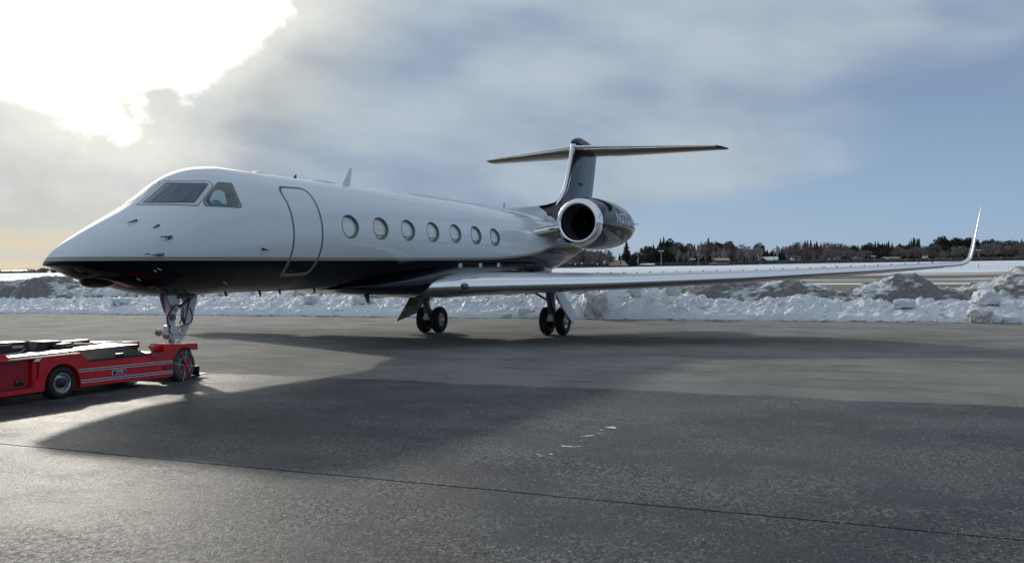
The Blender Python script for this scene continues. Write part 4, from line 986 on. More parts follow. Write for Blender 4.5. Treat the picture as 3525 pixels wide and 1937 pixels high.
# sloping ribbed mat on the near shoulder
for s_ in (-1, 1):
    V = [(.03, s_*.885, .778), (1.22, s_*.885, .768), (1.02, s_*.60, .915), (-.10, s_*.60, .922), (.03, s_*.885, .745), (1.22, s_*.885, .735), (1.02, s_*.60, .88), (-.10, s_*.60, .89)]
    mesh('ribbed_mat', V, [(0, 1, 2, 3), (7, 6, 5, 4), (0, 4, 5, 1), (1, 5, 6, 2), (3, 2, 6, 7), (0, 3, 7, 4)], M_mat, tug, False)
box('mat_clip', (.66, -.86, .79), (.16, .06, .07), M_blk, tug, None, .008)
mesh('faded_flap', [(1.225, -.887, .772), (1.365, -.892, .672), (1.635, -.892, .672), (1.60, -.887, .765)], [(0, 1, 2, 3)], M_redflap, tug, False)
# stripes, plate, lights
for za, zb_ in (((-.187, .650), (1.803, .599)), ((-.124, .481), (1.803, .436))):
    pass
def stripe(x0, z0, x1, z1, w, m, e): return prism('side_stripe', [(x0, z0), (x1, z1), (x1, z1+w), (x0, z0+w)], Y0-e, Y0+.004, m, tug)
for (xa, xb, zb0, zb1) in ((-.165, 1.803, .606, .556), (-.122, 1.803, .434, .384)):
    stripe(xa, zb0, xb, zb1, .012, M_label, .004); stripe(xa+.004, zb0+.012, xb, zb1+.012, .020, M_navy, .005); stripe(xa, zb0+.032, xb, zb1+.032, .011, M_label, .004)
pl = prism('name_plate', [(.485, .486), (.768, .478), (.768, .557), (.485, .565)], Y0-.010, Y0, M_label, tug, bev=.002)
prism('plate_face', [(.492, .492), (.761, .485), (.761, .550), (.492, .558)], Y0-.012, Y0-.005, M_navy, pl)
def flat_text(txt, size, x, z_, y, m, parent, shear=0.0, name='lettering', rz=0.0, sx=1.0):
    cu_ = bpy.data.curves.new('t', 'FONT'); cu_.body = txt; cu_.size = size; cu_.align_x = 'CENTER'; cu_.resolution_u = 2; cu_.shear = shear; cu_.offset = size*.02
    o = bpy.data.objects.new('t', cu_); C.objects.link(o); me = bpy.data.meshes.new_from_object(o.evaluated_get(bpy.context.evaluated_depsgraph_get())); bpy.data.objects.remove(o)
    for v in me.vertices: v.co = Vector((x+v.co.x*sx, y, z_+v.co.y-rz*v.co.x))
    return link(name, me, [m], parent, False)
flat_text('LEKTRO', .042, .630, .517, Y0-.0145, M_label, pl, .35, rz=.028)
box('plate_line', (.635, Y0-.013, .503), (.20, .002, .0045), M_label, pl)
for x0 in (1.60,):
    ml = prism('marker_light', [(x0-.015, .450), (x0+.165, .448), (x0+.165, .522), (x0-.015, .524)], Y0-.012, Y0, M_amber, tug, bev=.004)
    for dx, dz in ((0, .457), (.15, .456), (0, .514), (.15, .513)): lathe('screw', [(0, .004), (-.003, .003), (-.003, 0)], (x0+dx, Y0-.012, dz), (0, 1, 0), M_yellow, ml, 8)
    for dx in (.045, .105): box('lens_cell', (x0+dx, Y0-.014, .486), (.04, .006, .045), M_redflap, ml, None, .004)
for k in range(7):
    for dz in (.012,): lathe('screw', [(0, .008), (-.006, .005), (-.006, 0)], (.95+k*.13, Y0, .648-.0255*(.95+k*.13)+dz*3-.008), (0, 1, 0), M_metal, tug, 8)
prism('white_sticker', [(-.955, .848), (-.862, .838), (-.815, .889), (-.905, .893)], Y0-.004, Y0, M_label, tug)
# foot well at the driver's end
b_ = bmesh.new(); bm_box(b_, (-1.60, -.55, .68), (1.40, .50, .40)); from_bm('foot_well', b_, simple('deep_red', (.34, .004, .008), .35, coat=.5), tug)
box('well_wall', (-.90, -.55, .66), (.10, .60, .44), M_red, tug)
box('foot_plate', (-1.65, -.72, .475), (1.35, .32, .012), M_blk, tug)
b_ = bmesh.new(); bm_box(b_, (-1.14, -.803, .555), (.16, .02, .085), None, .006); bx1 = from_bm('tail_light', b_, M_blk, tug)
for dx in (-.04, .04): box('tail_light_lens', (-1.14+dx, -.816, .555), (.05, .008, .06), M_amber, tug, None, .005)
mesh('console', [(-2.3, -.75, .90), (-1.23, -.75, .90), (-1.30, -.75, .96), (-1.62, -.75, 1.12), (-2.3, -.75, 1.22), (-2.3, .2, .90), (-1.23, .2, .90), (-1.30, .2, .96), (-1.62, .2, 1.12), (-2.3, .2, 1.22)],
     [(0, 1, 2, 3, 4), (9, 8, 7, 6, 5), (1, 6, 7, 2), (2, 7, 8, 3), (3, 8, 9, 4), (0, 5, 6, 1)], M_red, tug, False)
# wheels
def tug_wheel(x, z_, r, y, s_):
    ty, rm = wheel(tug, (x, y, z_), r, .24, r*.52, (0, -s_, 0), M_rim)
    lathe('hub', [(.0, r*.30), (-.02, r*.28), (-.04, r*.12), (-.045, 0)], (x, y+s_*.075, z_), (0, -s_, 0), M_blk, tug, 20)
    lathe('rim_flange', [(0, r*.52), (-.012, r*.55), (-.012, r*.585), (0, r*.60)], (x, y+s_*.098, z_), (0, -s_, 0), M_label if 0 else M_rim, tug, 40)
for s_ in (-1, 1): tug_wheel(-.455, .475, .262, s_*.76, s_)
for s_ in (-1, 1):
    c_ = (2.13, s_*.72, .482)
    wh = lathe('lift_wheel', [(-.12, .16), (-.13, .20), (-.125, .25), (-.09, .282), (0, .29), (.09, .282), (.125, .25), (.13, .20), (.12, .16)], c_, (0, 1, 0), M_tyregrey, tug, 48)
    yo = c_[1]+s_*.122
    lathe('wheel_cover', [(0, .17), (.006, .16), (.004, .10), (.010, 0)], (c_[0], yo, c_[2]), (0, s_, 0), M_tyregrey, tug, 40)
    for rr in (.165, .150, .138): lathe('rim_ring', [(0, rr), (.010, rr-.003), (.010, rr-.006), (0, rr-.009)], (c_[0], yo, c_[2]), (0, s_, 0), M_rim, tug, 44)
    for an in (82, 258, 168, -12):              # thin tie cords
        q = rad(an); tube('tie_cord', [(c_[0]+.03*math.cos(q), yo+s_*.020, c_[2]+.03*math.sin(q)), (c_[0]+.15*math.cos(q+.05), yo+s_*.020, c_[2]+.15*math.sin(q+.05)), (c_[0]+.275*math.cos(q), yo+s_*.014, c_[2]+.275*math.sin(q))], .0055, M_rim, tug, 6)
    for an, L0, L1, lift in ((117, .255, -.245, .026), (38, .225, -.235, .022)):
        q = rad(an); d = Vector((math.cos(q), 0, math.sin(q))); p = Vector((-math.sin(q), 0, math.cos(q)))*.017; cc = Vector((c_[0]+.01, yo+s_*lift, c_[2]))
        V = [cc+d*L0+p, cc+d*L0-p, cc+d*L1-p, cc+d*L1+p]; V += [v+Vector((0, s_*.006, 0)) for v in V]
        mesh('red_strap', V, [(0, 1, 2, 3), (7, 6, 5, 4), (0, 4, 5, 1), (1, 5, 6, 2), (2, 6, 7, 3), (3, 7, 4, 0)], M_redstrap, tug, False)
# cradle, bracket behind the lift wheel
box('cradle_floor', (2.45, 0, .30), (.9, .90, .05), M_blk, tug)
box('cradle_arm', (2.25, -.50, .36), (.7, .06, .16), M_blk, tug); box('cradle_arm', (2.25, .50, .36), (.7, .06, .16), M_blk, tug)
b_ = bmesh.new(); bm_box(b_, (2.58, -.62, .34), (.05, .25, .17)); bm_box(b_, (2.68, -.62, .262), (.24, .30, .018)); from_bm('rear_bracket', b_, M_blk, tug)
box('ground_skid', (2.55, -.68, .235), (.22, .05, .03), M_blk, tug)
# padded gear lying on the deck, fixed to the tug
def pad(P, y0, y1, m=M_blk, name='winch_pad'): return prism(name, P, y0, y1, m, tug, bev=.008)
pad([(-1.35, .917), (-.26, .917), (-.335, 1.075), (-1.35, 1.10)], .02, .42)
prism('pad_trim', [(-1.3, 1.050), (-.62, 1.040), (-.62, 1.058), (-1.3, 1.068)], .012, .03, M_yellow, tug)
prism('pad_trim', [(-.60, .99), (-.42, .985), (-.40, 1.02), (-.60, 1.03)], .012, .03, M_yellow, tug)
pad([(-.26, .930), (-.085, .917), (-.035, 1.04), (-.17, 1.065)], -.05, .30, M_blk, 'ribbed_pad')
for k in range(5): box('rib', (-.165+.022*k, -.055, .945+.022*k), (.12, .012, .008), M_seal, tug, Matrix.Rotation(rad(8), 3, 'Y'))
pad([(-.08, .917), (.33, .917), (.32, 1.035), (-.06, 1.05)], .05, .42)
pad([(.11, .917), (.43, .917), (.43, .985), (.40, 1.0), (.15, 1.0), (.105, .96)], -.10, .15)
prism('pad_trim', [(.27, .955), (.42, .95), (.42, .972), (.27, .977)], -.108, -.09, M_yellow, tug); prism('pad_trim', [(.19, .955), (.24, .953), (.24, .965), (.19, .968)], -.108, -.09, simple('green_tag', (.25, .4, .05), .5), tug)
tube('winch_arm', [(.40, .08, .945), (1.15, .08, .90)], [.035, .035], M_blk, tug, 12)
tube('tie_line', [(-.9, -.25, .925), (-.6, -.15, .93), (-.40, -.02, .975)], .008, M_rim, tug, 8)
pad([(.86, .885), (1.16, .885), (1.14, .945), (.93, .975), (.90, .96)], .25, .50)
prism('far_side_box', [(.95, .89), (1.42, .89), (1.40, .965), (.95, .965)], .62, .85, M_red, tug, bev=.008)
pad([(1.30, .800), (1.86, .790), (1.75, .905), (1.38, .935), (1.34, .93)], .22, .58)
prism('pad_trim', [(1.36, .862), (1.70, .850), (1.70, .874), (1.36, .888)], .212, .23, M_yellow, tug)

# ================================================================== BACKGROUND
def at(px, depth):
    """ground point in the direction of picture column px, `depth` metres in front of the camera"""
    a_ = (px-1762.5)/FPX; x = CAM[0]+depth*(math.sin(YAW)+a_*math.cos(YAW)); y = CAM[1]+depth*(math.cos(YAW)-a_*math.sin(YAW))
    return x, y, float(terrain(np.array(x), np.array(y)))
trng = random.Random(11)
def conifer_mesh(seed, H=12, R=2.6, tiers=17, dens=13, top=.9, base=.05):
    r = random.Random(seed); V = []; F = []
    for k in range(tiers):
        u = k/(tiers-1); z0 = H*(base+(1-base)*u); rr = R*(1-u)**top*(.85+.3*r.random())+.10
        n = max(5, int(dens*(1-u*.5)))
        for j in range(n):
            a_ = 2*PI*j/n+r.random()*.7; L = rr*(.60+.55*r.random()); w = .30*L+.25; dz = -.28*L-.15+r.random()*.25
            c_, s_ = math.cos(a_), math.sin(a_); z_ = z0+(r.random()-.5)*H/tiers; i = len(V)
            V += [(0, 0, z_+.35), (c_*L*.55-s_*w, s_*L*.55+c_*w, z_+dz*.4), (c_*L, s_*L, z_+dz), (c_*L*.55+s_*w, s_*L*.55-c_*w, z_+dz*.5), (c_*L*.5, s_*L*.5, z_+dz-.35)]
            F += [(i, i+1, i+2), (i, i+2, i+3), (i+1, i+4, i+2), (i+2, i+4, i+3)]
    V += [(.12, 0, H*.93), (-.12, .1, H*.93), (0, -.12, H*.93), (0, 0, H*1.05)]; i = len(V)-4; F += [(i, i+1, i+3), (i+1, i+2, i+3), (i+2, i, i+3)]
    me = bpy.data.meshes.new('crown'); me.from_pydata(V, [], F); return me
def clump_mesh(seed, H=12, R=3.7, n=1500, zlo=.10):
    """broad pine or spruce mass: leaf-sized sprays spread through several overlapping lobes"""
    r = np.random.default_rng(seed); lob = [(0, 0, H*.55, R, H*.45)]
    for k in range(7): lob.append((r.normal()*R*.45, r.normal()*R*.45, H*(.25+.62*r.random()), R*(.35+.3*r.random()), H*(.12+.12*r.random())))
    V = []; F = []
    for k in range(n):
        cx, cy, cz, lr, lh = lob[r.integers(len(lob))]; d = r.normal(size=3); d /= np.linalg.norm(d); q = (.55+.45*r.random()**.5)
        p = np.array([cx+d[0]*lr*q, cy+d[1]*lr*q, max(H*zlo*r.random(), cz+d[2]*lh*q)]); s_ = .30+.35*r.random(); a_ = r.normal(size=3); a_ /= np.linalg.norm(a_); b2 = np.cross(a_, r.normal(size=3)); b2 /= np.linalg.norm(b2); i = len(V)
        V += [tuple(p-a_*s_), tuple(p+b2*s_*.6), tuple(p+a_*s_+np.array([0, 0, .2])), tuple(p-b2*s_*.6)]; F += [(i, i+1, i+2, i+3)]
    me = bpy.data.meshes.new('crown'); me.from_pydata(V, [], F); return me
def bare_mesh(seed, H=11, spread=.55, trunk_h=.28, n1=9, thick=.06, upright=.5):
    r = random.Random(seed); V = []; F = []; TV = []; TF = []
    def stick(p, q, r0, r1, VV, FF):
        d = (q-p); L = d.length
        if L < 1e-4: return
        d /= L; x = d.orthogonal().normalized(); y = d.cross(x); i = len(VV)
        for P, rr in ((p, r0), (q, r1)):
            for k in range(3):
                an = 2*PI*k/3; VV.append(tuple(P+(x*math.cos(an)+y*math.sin(an))*rr))
        for k in range(3): FF.append((i+k, i+(k+1) % 3, i+3+(k+1) % 3, i+3+k))
    def grow(p, d, L, r0, lev):
        q = p+d*L
        if lev <= 1: stick(p, q, r0, r0*.6, TV, TF)
        else: stick(p, q, max(r0, thick), max(r0*.55, thick*.6), V, F)
        if lev >= 4: return
        for k in range({0: n1, 1: 5, 2: 5, 3: 4}[lev]):
            u = (.30+.7*r.random()) if lev else (.35+.65*(k+.5)/n1); an = r.random()*2*PI; t_ = .45+.45*r.random()
            o = d.orthogonal().normalized(); o2 = d.cross(o); nd = (d*math.cos(t_)+(o*math.cos(an)+o2*math.sin(an))*math.sin(t_)+Vector((0, 0, upright*.5))).normalized()
            grow(p+d*L*u, nd, L*(.42+.22*r.random())*(1 if lev else spread*1.6*(1.15-.5*u)), r0*.5, lev+1)
    p0 = Vector((0, 0, 0)); grow(p0, Vector((r.random()*.1-.05, r.random()*.1-.05, 1)).normalized(), H*.62, H*.014, 0)
    a_ = bpy.data.meshes.new('crown'); a_.from_pydata(V, [], F); b2 = bpy.data.meshes.new('trunk'); b2.from_pydata(TV, [], TF); return a_, b2
def trunk_mesh(H, r0):
    bm = bmesh.new(); bm_tube(bm, [(0, 0, -.3), (.05, 0, H*.5), (0, 0, H*.9)], [r0, r0*.6, r0*.15], 6); me = bpy.data.meshes.new('trunk'); bm.to_mesh(me); bm.free(); return me
PROTO = {}; TREES = []
for i in range(4): PROTO['fir', i] = (conifer_mesh(i, 12, 3.3+.5*(i % 2), 17, 16, .75), trunk_mesh(12, .2), M_fir, M_bark)
for i in range(4): PROTO['spire', i] = (conifer_mesh(20+i, 12, 2.3, 20, 12, .7), trunk_mesh(12, .16), M_fir, M_bark)
for i in range(5): PROTO['pine', i] = (clump_mesh(40+i), trunk_mesh(9, .22), M_pine, M_bark)
for i in range(5): PROTO['bare', i] = bare_mesh(60+i, 11, .62, n1=10)+(M_twig, M_bark)
for i in range(3): PROTO['red', i] = bare_mesh(70+i, 11, .5, n1=11)+(M_twigred, M_bark)
for i in range(4): PROTO['birch', i] = bare_mesh(80+i, 12, .38, n1=9, upright=1.0)+(M_twigpale, M_birch)
for i in range(3): PROTO['shrub', i] = bare_mesh(90+i, 6, .9, n1=13, thick=.055)+(M_twig, M_bark)
for k_, v_ in PROTO.items():
    v_[0].materials.append(v_[2]); v_[1].materials.append(v_[3])
KIND = {'fir': ('fir_tree', 'tree', 'dark green fir tree'), 'spire': ('spruce_tree', 'tree', 'narrow dark spruce tree'), 'pine': ('pine_tree', 'tree', 'broad dark evergreen tree'), 'bare': ('bare_tree', 'tree', 'leafless brown tree'),
        'red': ('bare_tree', 'tree', 'leafless reddish tree'), 'birch': ('birch_tree', 'tree', 'pale leafless birch'), 'shrub': ('bare_shrub', 'shrub', 'low bare brown shrub')}
def where(px):
    for lim, s_ in ((400, 'on the left horizon'), (2090, 'below the engine'), (2213, 'right of the tan building'), (2345, 'in the evergreen clump'), (2455, 'right of the evergreen clump'), (2560, 'around the brown cabin'),
                    (2632, 'in the birch group'), (2725, 'by the snow roofed house'), (2900, 'left of the grey roofed house'), (3000, 'behind the grey roofed house'), (3110, 'behind the red barn'), (3215, 'right of the red barn'), (3340, 'left of the winglet'), (3430, 'right of the winglet'), (9999, 'at the far right edge')):
        if px < lim: return s_
def tree(kind, px, depth, h, wid_=1.0):
    n = len([1 for k in PROTO if k[0] == kind]); cr, tr, m1, m2 = PROTO[kind, trng.randrange(n)]
    nm, cat, lab = KIND[kind]; x, y, z_ = at(px, depth)
    base_h = {'fir': 12.6, 'spire': 12.6, 'pine': 12.2, 'bare': 10.8, 'red': 10.8, 'birch': 11.6, 'shrub': 5.8}[kind]; k = h/base_h
    size = 'tall ' if h > 12.5 else ('small ' if h < 6 else '')
    t_ = thing(nm, (x, y, z_-.1), 'x', cat, None, trng.random()*6.28); TREES.append((t_, px, size, lab, where(px))); t_.scale = (k*wid_, k*wid_, k)
    for nm2, me in (('trunk', tr), ('crown', cr)):
        o = bpy.data.objects.new(nm2, me); C.objects.link(o); o.parent = t_
    return t_
# (kind, px0, px1, count, depth, height range px in the photograph at that depth)
PXH = lambda hpx, depth: hpx*(1.10 if hpx > 30 else 1.0)*depth/FPX
def row(kinds, x0, x1, n, depth, h0, h1, wid_=1.0, jit=12):
    for i in range(n):
        px = x0+(x1-x0)*(i+.5)/n+trng.uniform(-.4, .4)*(x1-x0)/n
        tree(trng.choice(kinds), px, depth+trng.uniform(-jit, jit), PXH(trng.uniform(h0, h1), depth), wid_)
row(['bare'], 1880, 2085, 13, 420, 48, 64, 1.1); row(['bare', 'red'], 1884, 2100, 16, 432, 50, 66, 1.25); row(['shrub'], 1884, 2120, 12, 415, 24, 34, 1.5); row(['shrub', 'bare'], 1890, 2080, 10, 405, 30, 42, 1.2)
tree('fir', 2158, 430, PXH(84, 430), 1.15); row(['fir', 'pine'], 2128, 2200, 6, 425, 38, 48, 1.1, 5); tree('spire', 2203, 440, PXH(50, 440), 1.1)
row(['pine'], 2218, 2300, 6, 455, 52, 66, 1.15); row(['pine', 'fir'], 2240, 2340, 7, 465, 66, 74, 1.0); tree('fir', 2275, 470, PXH(86, 470), 1.0); tree('fir', 2286, 470, PXH(94, 470), .9)
tree('pine', 2314, 470, PXH(82, 470), .9); row(['pine', 'fir'], 2225, 2330, 7, 448, 34, 48, 1.2, 4)
row(['fir', 'pine', 'spire'], 2330, 2420, 9, 478, 58, 72, .95); row(['bare'], 2322, 2425, 7, 452, 44, 66, 1.1); row(['birch'], 2330, 2432, 6, 440, 40, 60)
tree('fir', 2440, 474, PXH(88, 474), 1.05); row(['pine', 'bare'], 2420, 2440, 3, 470, 66, 76); row(['bare', 'red'], 2432, 2530, 9, 462, 58, 80, 1.1); row(['pine'], 2455, 2520, 4, 480, 66, 78)
row(['birch'], 2450, 2520, 4, 446, 50, 66); row(['red'], 2515, 2550, 3, 450, 46, 56, 1.2); row(['birch'], 2528, 2628, 12, 452, 52, 78, 1.15); row(['pine', 'fir'], 2590, 2626, 4, 476, 56, 68)
row(['pine', 'fir'], 2520, 2600, 6, 490, 40, 54, 1.1)
row(['fir', 'pine'], 2628, 2700, 7, 500, 36, 52, 1.1); tree('birch', 2676, 480, PXH(72, 480), .7); row(['spire'], 2680, 2705, 3, 505, 50, 58)
row(['bare', 'bare', 'red'], 2700, 2860, 15, 490, 44, 60, 1.25); row(['bare'], 2712, 2760, 4, 505, 58, 72, 1.2); row(['spire', 'fir'], 2766, 2795, 4, 520, 70, 76); row(['spire', 'fir'], 2800, 2840, 4, 505, 62, 72, 1.2)
row(['shrub', 'bare'], 2705, 2900, 14, 480, 26, 38, 1.3); row(['bare'], 2845, 2912, 7, 520, 54, 72, 1.25); row(['bare'], 2835, 3000, 12, 505, 36, 46, 1.3)
row(['pine', 'fir', 'spire'], 2900, 3060, 20, 540, 46, 62, 1.05); row(['spire'], 2995, 3080, 7, 545, 62, 70, 1.1); row(['pine'], 2960, 3050, 8, 525, 36, 46, 1.25)
row(['bare', 'pine'], 3050, 3140, 11, 535, 44, 58, 1.15); row(['fir', 'spire'], 3128, 3170, 6, 550, 66, 78, 1.0); row(['bare', 'red'], 3075, 3215, 15, 525, 40, 56, 1.2); row(['spire', 'bare'], 3165, 3225, 6, 545, 46, 60)
row(['pine', 'pine', 'fir'], 3222, 3360, 18, 560, 64, 78, 1.05); row(['pine'], 3215, 3365, 12, 540, 44, 56, 1.2); row(['bare', 'shrub'], 3205, 3345, 13, 520, 30, 48, 1.3)
row(['pine', 'fir', 'pine'], 3352, 3540, 20, 560, 58, 72, 1.15); row(['fir'], 3470, 3530, 4, 545, 62, 72); row(['bare', 'shrub'], 3355, 3530, 16, 520, 34, 54, 1.3); row(['bare'], 3395, 3430, 3, 515, 52, 60, 1.2)
# low growth and far trees on the left horizon
row(['bare', 'shrub'], 96, 178, 12, 900, 11, 17, 1.6, 30); row(['shrub'], 25, 50, 3, 1000, 6, 8, 1.6); row(['bare'], -12, 6, 2, 900, 12, 17, 1.3); row(['shrub'], 80, 98, 2, 950, 6, 9, 1.4)
# undergrowth line where the wood meets the field
def hedge(px0, px1, depth, hh):
    V = []; F = []; r = np.random.default_rng(int(px0))
    n = int((px1-px0)*3)
    for k in range(n):
        x, y, z_ = at(px0+(px1-px0)*r.random(), depth+r.uniform(-6, 6)); h = hh*(.4+.6*r.random()); a_ = r.random()*PI; c_, s_ = math.cos(a_)*.5, math.sin(a_)*.5; i = len(V)
        V += [(x-c_, y-s_, z_-.2), (x+c_, y+s_, z_-.2), (x+c_*.3, y+s_*.3, z_+h), (x-c_*.5, y-s_*.5, z_+h*.8)]; F.append((i, i+1, i+2, i+3))
    o = mesh('undergrowth', V, F, M_under, smooth=False); tag(o, 'dark tangled undergrowth at the foot of the wood behind the snowfield', 'undergrowth', kind='stuff')
hedge(1880, 3540, 440, 2.2)
def wood(px0, px1, depth, hh, m, label):
    r = np.random.default_rng(int(abs(px0))+5); V = []; F = []; n = int((px1-px0)*5)
    for k in range(n):
        px = px0+(px1-px0)*r.random(); x, y, z_ = at(px, depth+r.uniform(-8, 8)); top = hh*(.72+.28*math.sin(px*.05)*math.sin(px*.017+1))
        zz = z_+top*r.random()**.8; s_ = .6+.9*r.random(); a_ = r.normal(size=3); a_ /= np.linalg.norm(a_); b2 = np.cross(a_, r.normal(size=3)); b2 /= np.linalg.norm(b2); p = np.array([x, y, zz]); i = len(V)
        V += [tuple(p-a_*s_), tuple(p+b2*s_*.6), tuple(p+a_*s_), tuple(p-b2*s_*.6)]; F.append((i, i+1, i+2, i+3))
    o = mesh('distant_wood', V, F, m, smooth=False); tag(o, label, 'wood', kind='stuff')
wood(1100, 1885, 450, 9, M_under, 'far wood hidden behind the fuselage and engine'); wood(3535, 4300, 540, 11, M_pine, 'wood running on past the right edge of the picture')
wood(-900, -15, 900, 5, M_under, 'low scrub running on past the left edge of the picture'); wood(178, 1100, 800, 4, M_under, 'low scrub on the horizon behind the nose')

def building(name, px, depth, L, Wd, hw, hr, label, wallm, roofm, rz=0.0, hip=0.0, parts=True, cat='house', ov=.35):
    x, y, z_ = at(px, depth); b0 = thing(name, (x, y, z_), label, cat, None, 0)
    ang = -(YAW)+rz; R3 = Matrix.Rotation(ang, 4, 'Z'); T = Matrix.Translation((x, y, z_))@R3      # local x = across the view
    def put(nm, V, F_, m, par): return mesh(nm, [tuple(T@Vector(v)) for v in V], F_, m, par, False)
    def bx(nm, c_, s_, m, par):
        cx, cy, cz = c_; a_, b2, c2 = (q/2 for q in s_); V = [(cx+i*a_, cy+j*b2, cz+k*c2) for i in (-1, 1) for j in (-1, 1) for k in (-1, 1)]
        return put(nm, V, [(0, 1, 3, 2), (4, 6, 7, 5), (0, 4, 5, 1), (2, 3, 7, 6), (0, 2, 6, 4), (1, 5, 7, 3)], m, par)
    w = put('wall', [(-L/2, -Wd/2, -.5), (L/2, -Wd/2, -.5), (L/2, Wd/2, -.5), (-L/2, Wd/2, -.5), (-L/2, -Wd/2, hw), (L/2, -Wd/2, hw), (L/2, Wd/2, hw), (-L/2, Wd/2, hw), (-L/2*(1-hip), 0, hw+hr-.05), (L/2*(1-hip), 0, hw+hr-.05)],
            [(0, 1, 5, 4), (1, 2, 6, 5), (2, 3, 7, 6), (3, 0, 4, 7), (4, 7, 8), (5, 9, 6)], wallm, b0)
    a_, b2 = L/2+ov, Wd/2+ov; q = (L/2)*(1-hip)+ov*(1-hip); th_ = .18; V = [(-a_, -b2, hw-.1), (a_, -b2, hw-.1), (q, 0, hw+hr), (-q, 0, hw+hr), (a_, b2, hw-.1), (-a_, b2, hw-.1)]; V += [(v[0], v[1], v[2]+th_) for v in V]
    put('roof', V, [(0, 1, 2, 3), (3, 2, 4, 5), (6, 9, 8, 7), (9, 11, 10, 8), (0, 6, 7, 1), (1, 7, 8, 2), (2, 8, 10, 4), (4, 10, 11, 5), (5, 11, 9, 3), (3, 9, 6, 0)], roofm, b0)
    return b0, put, bx
W_tan = simple('tan_siding', (.44, .34, .22), .6, noise=.12, nsc=2); W_tandark = simple('tan_dark', (.12, .085, .05), .6); W_brown = simple('brown_wood', (.085, .065, .055), .8, noise=.2, nsc=1)
W_red = simple('barn_red', (.13, .035, .03), .8, noise=.2, nsc=1); R_grey = simple('grey_roof', (.13, .135, .14), .6, noise=.15, nsc=1); R_snow = simple('snowy_roof', (.80, .83, .88), .6); W_white = simple('white_siding', (.6, .6, .6), .7)
R_metal = simple('metal_roof', (.26, .28, .29), .35, metal=.4, noise=.1, nsc=.5)
W_glass = simple('window_dark', (.02, .02, .025), .15)
# tan gambrel shelter: sloping walls, flat cap
x, y, z_ = at(2130, 415); b0 = thing('tan_shelter', (x, y, z_), 'small tan building with steep sloping walls and flat cap at the edge of the snowfield', 'shed')
Tm = Matrix.Translation((x, y, z_+.2))@Matrix.Rotation(-YAW-.35, 4, 'Z')
def putv(nm, V, F_, m, par): return mesh(nm, [tuple(Tm@Vector(v)) for v in V], F_, m, par, False)
A = [(-4.1, -2.4, .55), (2.9, -2.4, .55), (3.9, 2.4, .55), (-3.6, 2.4, .55)]; B = [(-2.7, -1.0, 2.7), (2.1, -1.0, 2.7), (2.1, 1.0, 2.7), (-2.7, 1.0, 2.7)]
putv('wall', A+B, [(0, 1, 5, 4), (1, 2, 6, 5), (2, 3, 7, 6), (3, 0, 4, 7)], W_tan, b0); putv('base', [(v[0]*.99, v[1]*.99, -.5) for v in A]+[(v[0]*.99, v[1]*.99, .56) for v in A], [(0, 1, 5, 4), (1, 2, 6, 5), (2, 3, 7, 6), (3, 0, 4, 7)], W_tandark, b0)
putv('roof', [(v[0]*1.08, v[1]*1.1, v[2]) for v in B]+[(v[0]*1.08, v[1]*1.1, v[2]+.16) for v in B], [(0, 1, 5, 4), (1, 2, 6, 5), (2, 3, 7, 6), (3, 0, 4, 7), (4, 5, 6, 7), (3, 2, 1, 0)], R_metal, b0)
for x0, x1, m_, nm in ((-3.4, -1.9, M_label, 'window'), (-1.6, -.5, M_label, 'window')):
    putv(nm, [(x0, -2.22+.02, .75), (x1, -2.22+.02, .75), (x1+.15, -1.34, 2.15), (x0+.55, -1.34, 2.15)], [(0, 1, 2, 3)], simple('pale_pane', (.60, .58, .50), .2), b0)
putv('door', [(.9, -2.25, .78), (1.7, -2.25, .78), (1.6, -1.25, 2.35), (.9, -1.25, 2.35)], [(0, 1, 2, 3)], W_tandark, b0)
def windows(bx, par, xs_, zc, yf, w=1.0, h=.9):
    for q in xs_: bx('window', (q, yf-.04, zc), (w, .10, h), W_glass, par)
b0, put, bx = building('garage', 2228, 425, 5.5, 4, .9, .3, 'low shed with a flat snow covered roof left of the tall lamp post', W_brown, R_snow, cat='shed')
b0, put, bx = building('cabin', 2482, 432, 6.4, 5, 2.3, .9, 'brown wooden cabin with tan roof half hidden by birches', W_brown, W_tan, .15, cat='cabin'); windows(bx, b0, (-1.6, .4, 1.9), 1.4, -2.5)
b0, put, bx = building('cabin_porch', 2478, 428, 8.2, 1.6, .9, .12, 'low flat roofed shed in front of the brown cabin', W_brown, simple('porch_board', (.28, .24, .2), .7), .15, cat='shed')
b0, put, bx = building('bus_shelter', 2385, 440, 1.8, 1.4, 2.9, .25, 'small pale roofed shelter between the birches', W_brown, W_white, cat='shelter')
b0, put, bx = building('house', 2640, 450, 4.8, 6, 1.8, 1.5, 'dark house with a white snow covered roof beside the utility pole', W_brown, R_snow, .5); windows(bx, b0, (-1.3, 1.2), 1.0, -3.0)
b0, put, bx = building('house', 2664, 462, 3.4, 4, 2.4, 1.1, 'small house with pale gable end right of the snow roofed house', W_white, R_snow, -.4); windows(bx, b0, (0,), 1.4, -2.0)
b0, put, bx = building('house', 2710, 470, 5.5, 5, .9, .9, 'low brown roofed house behind the marker poles', W_brown, simple('brown_roof', (.20, .17, .15), .8), .2, .3)
b0, put, bx = building('house', 2947, 500, 7.2, 9, .9, 2.0, 'grey roofed house with a small white chimney cap', W_brown, R_grey, .25, .12); bx('chimney', (-.2, 0, 3.1), (.8, .8, .7), W_white, b0)
b0, put, bx = building('equipment_shed', 3003, 505, 4.2, 3, .8, .3, 'tiny low shed with snowy roof behind the middle lamp post', W_brown, R_snow, cat='shed')
b0, put, bx = building('barn', 3067, 480, 8.6, 7, 1.0, 1.5, 'long low red barn with a pale grey metal roof', W_red, R_metal, .18, cat='barn'); bx('fascia', (0, -3.6, 1.0), (8.8, .1, .35), W_white, b0)
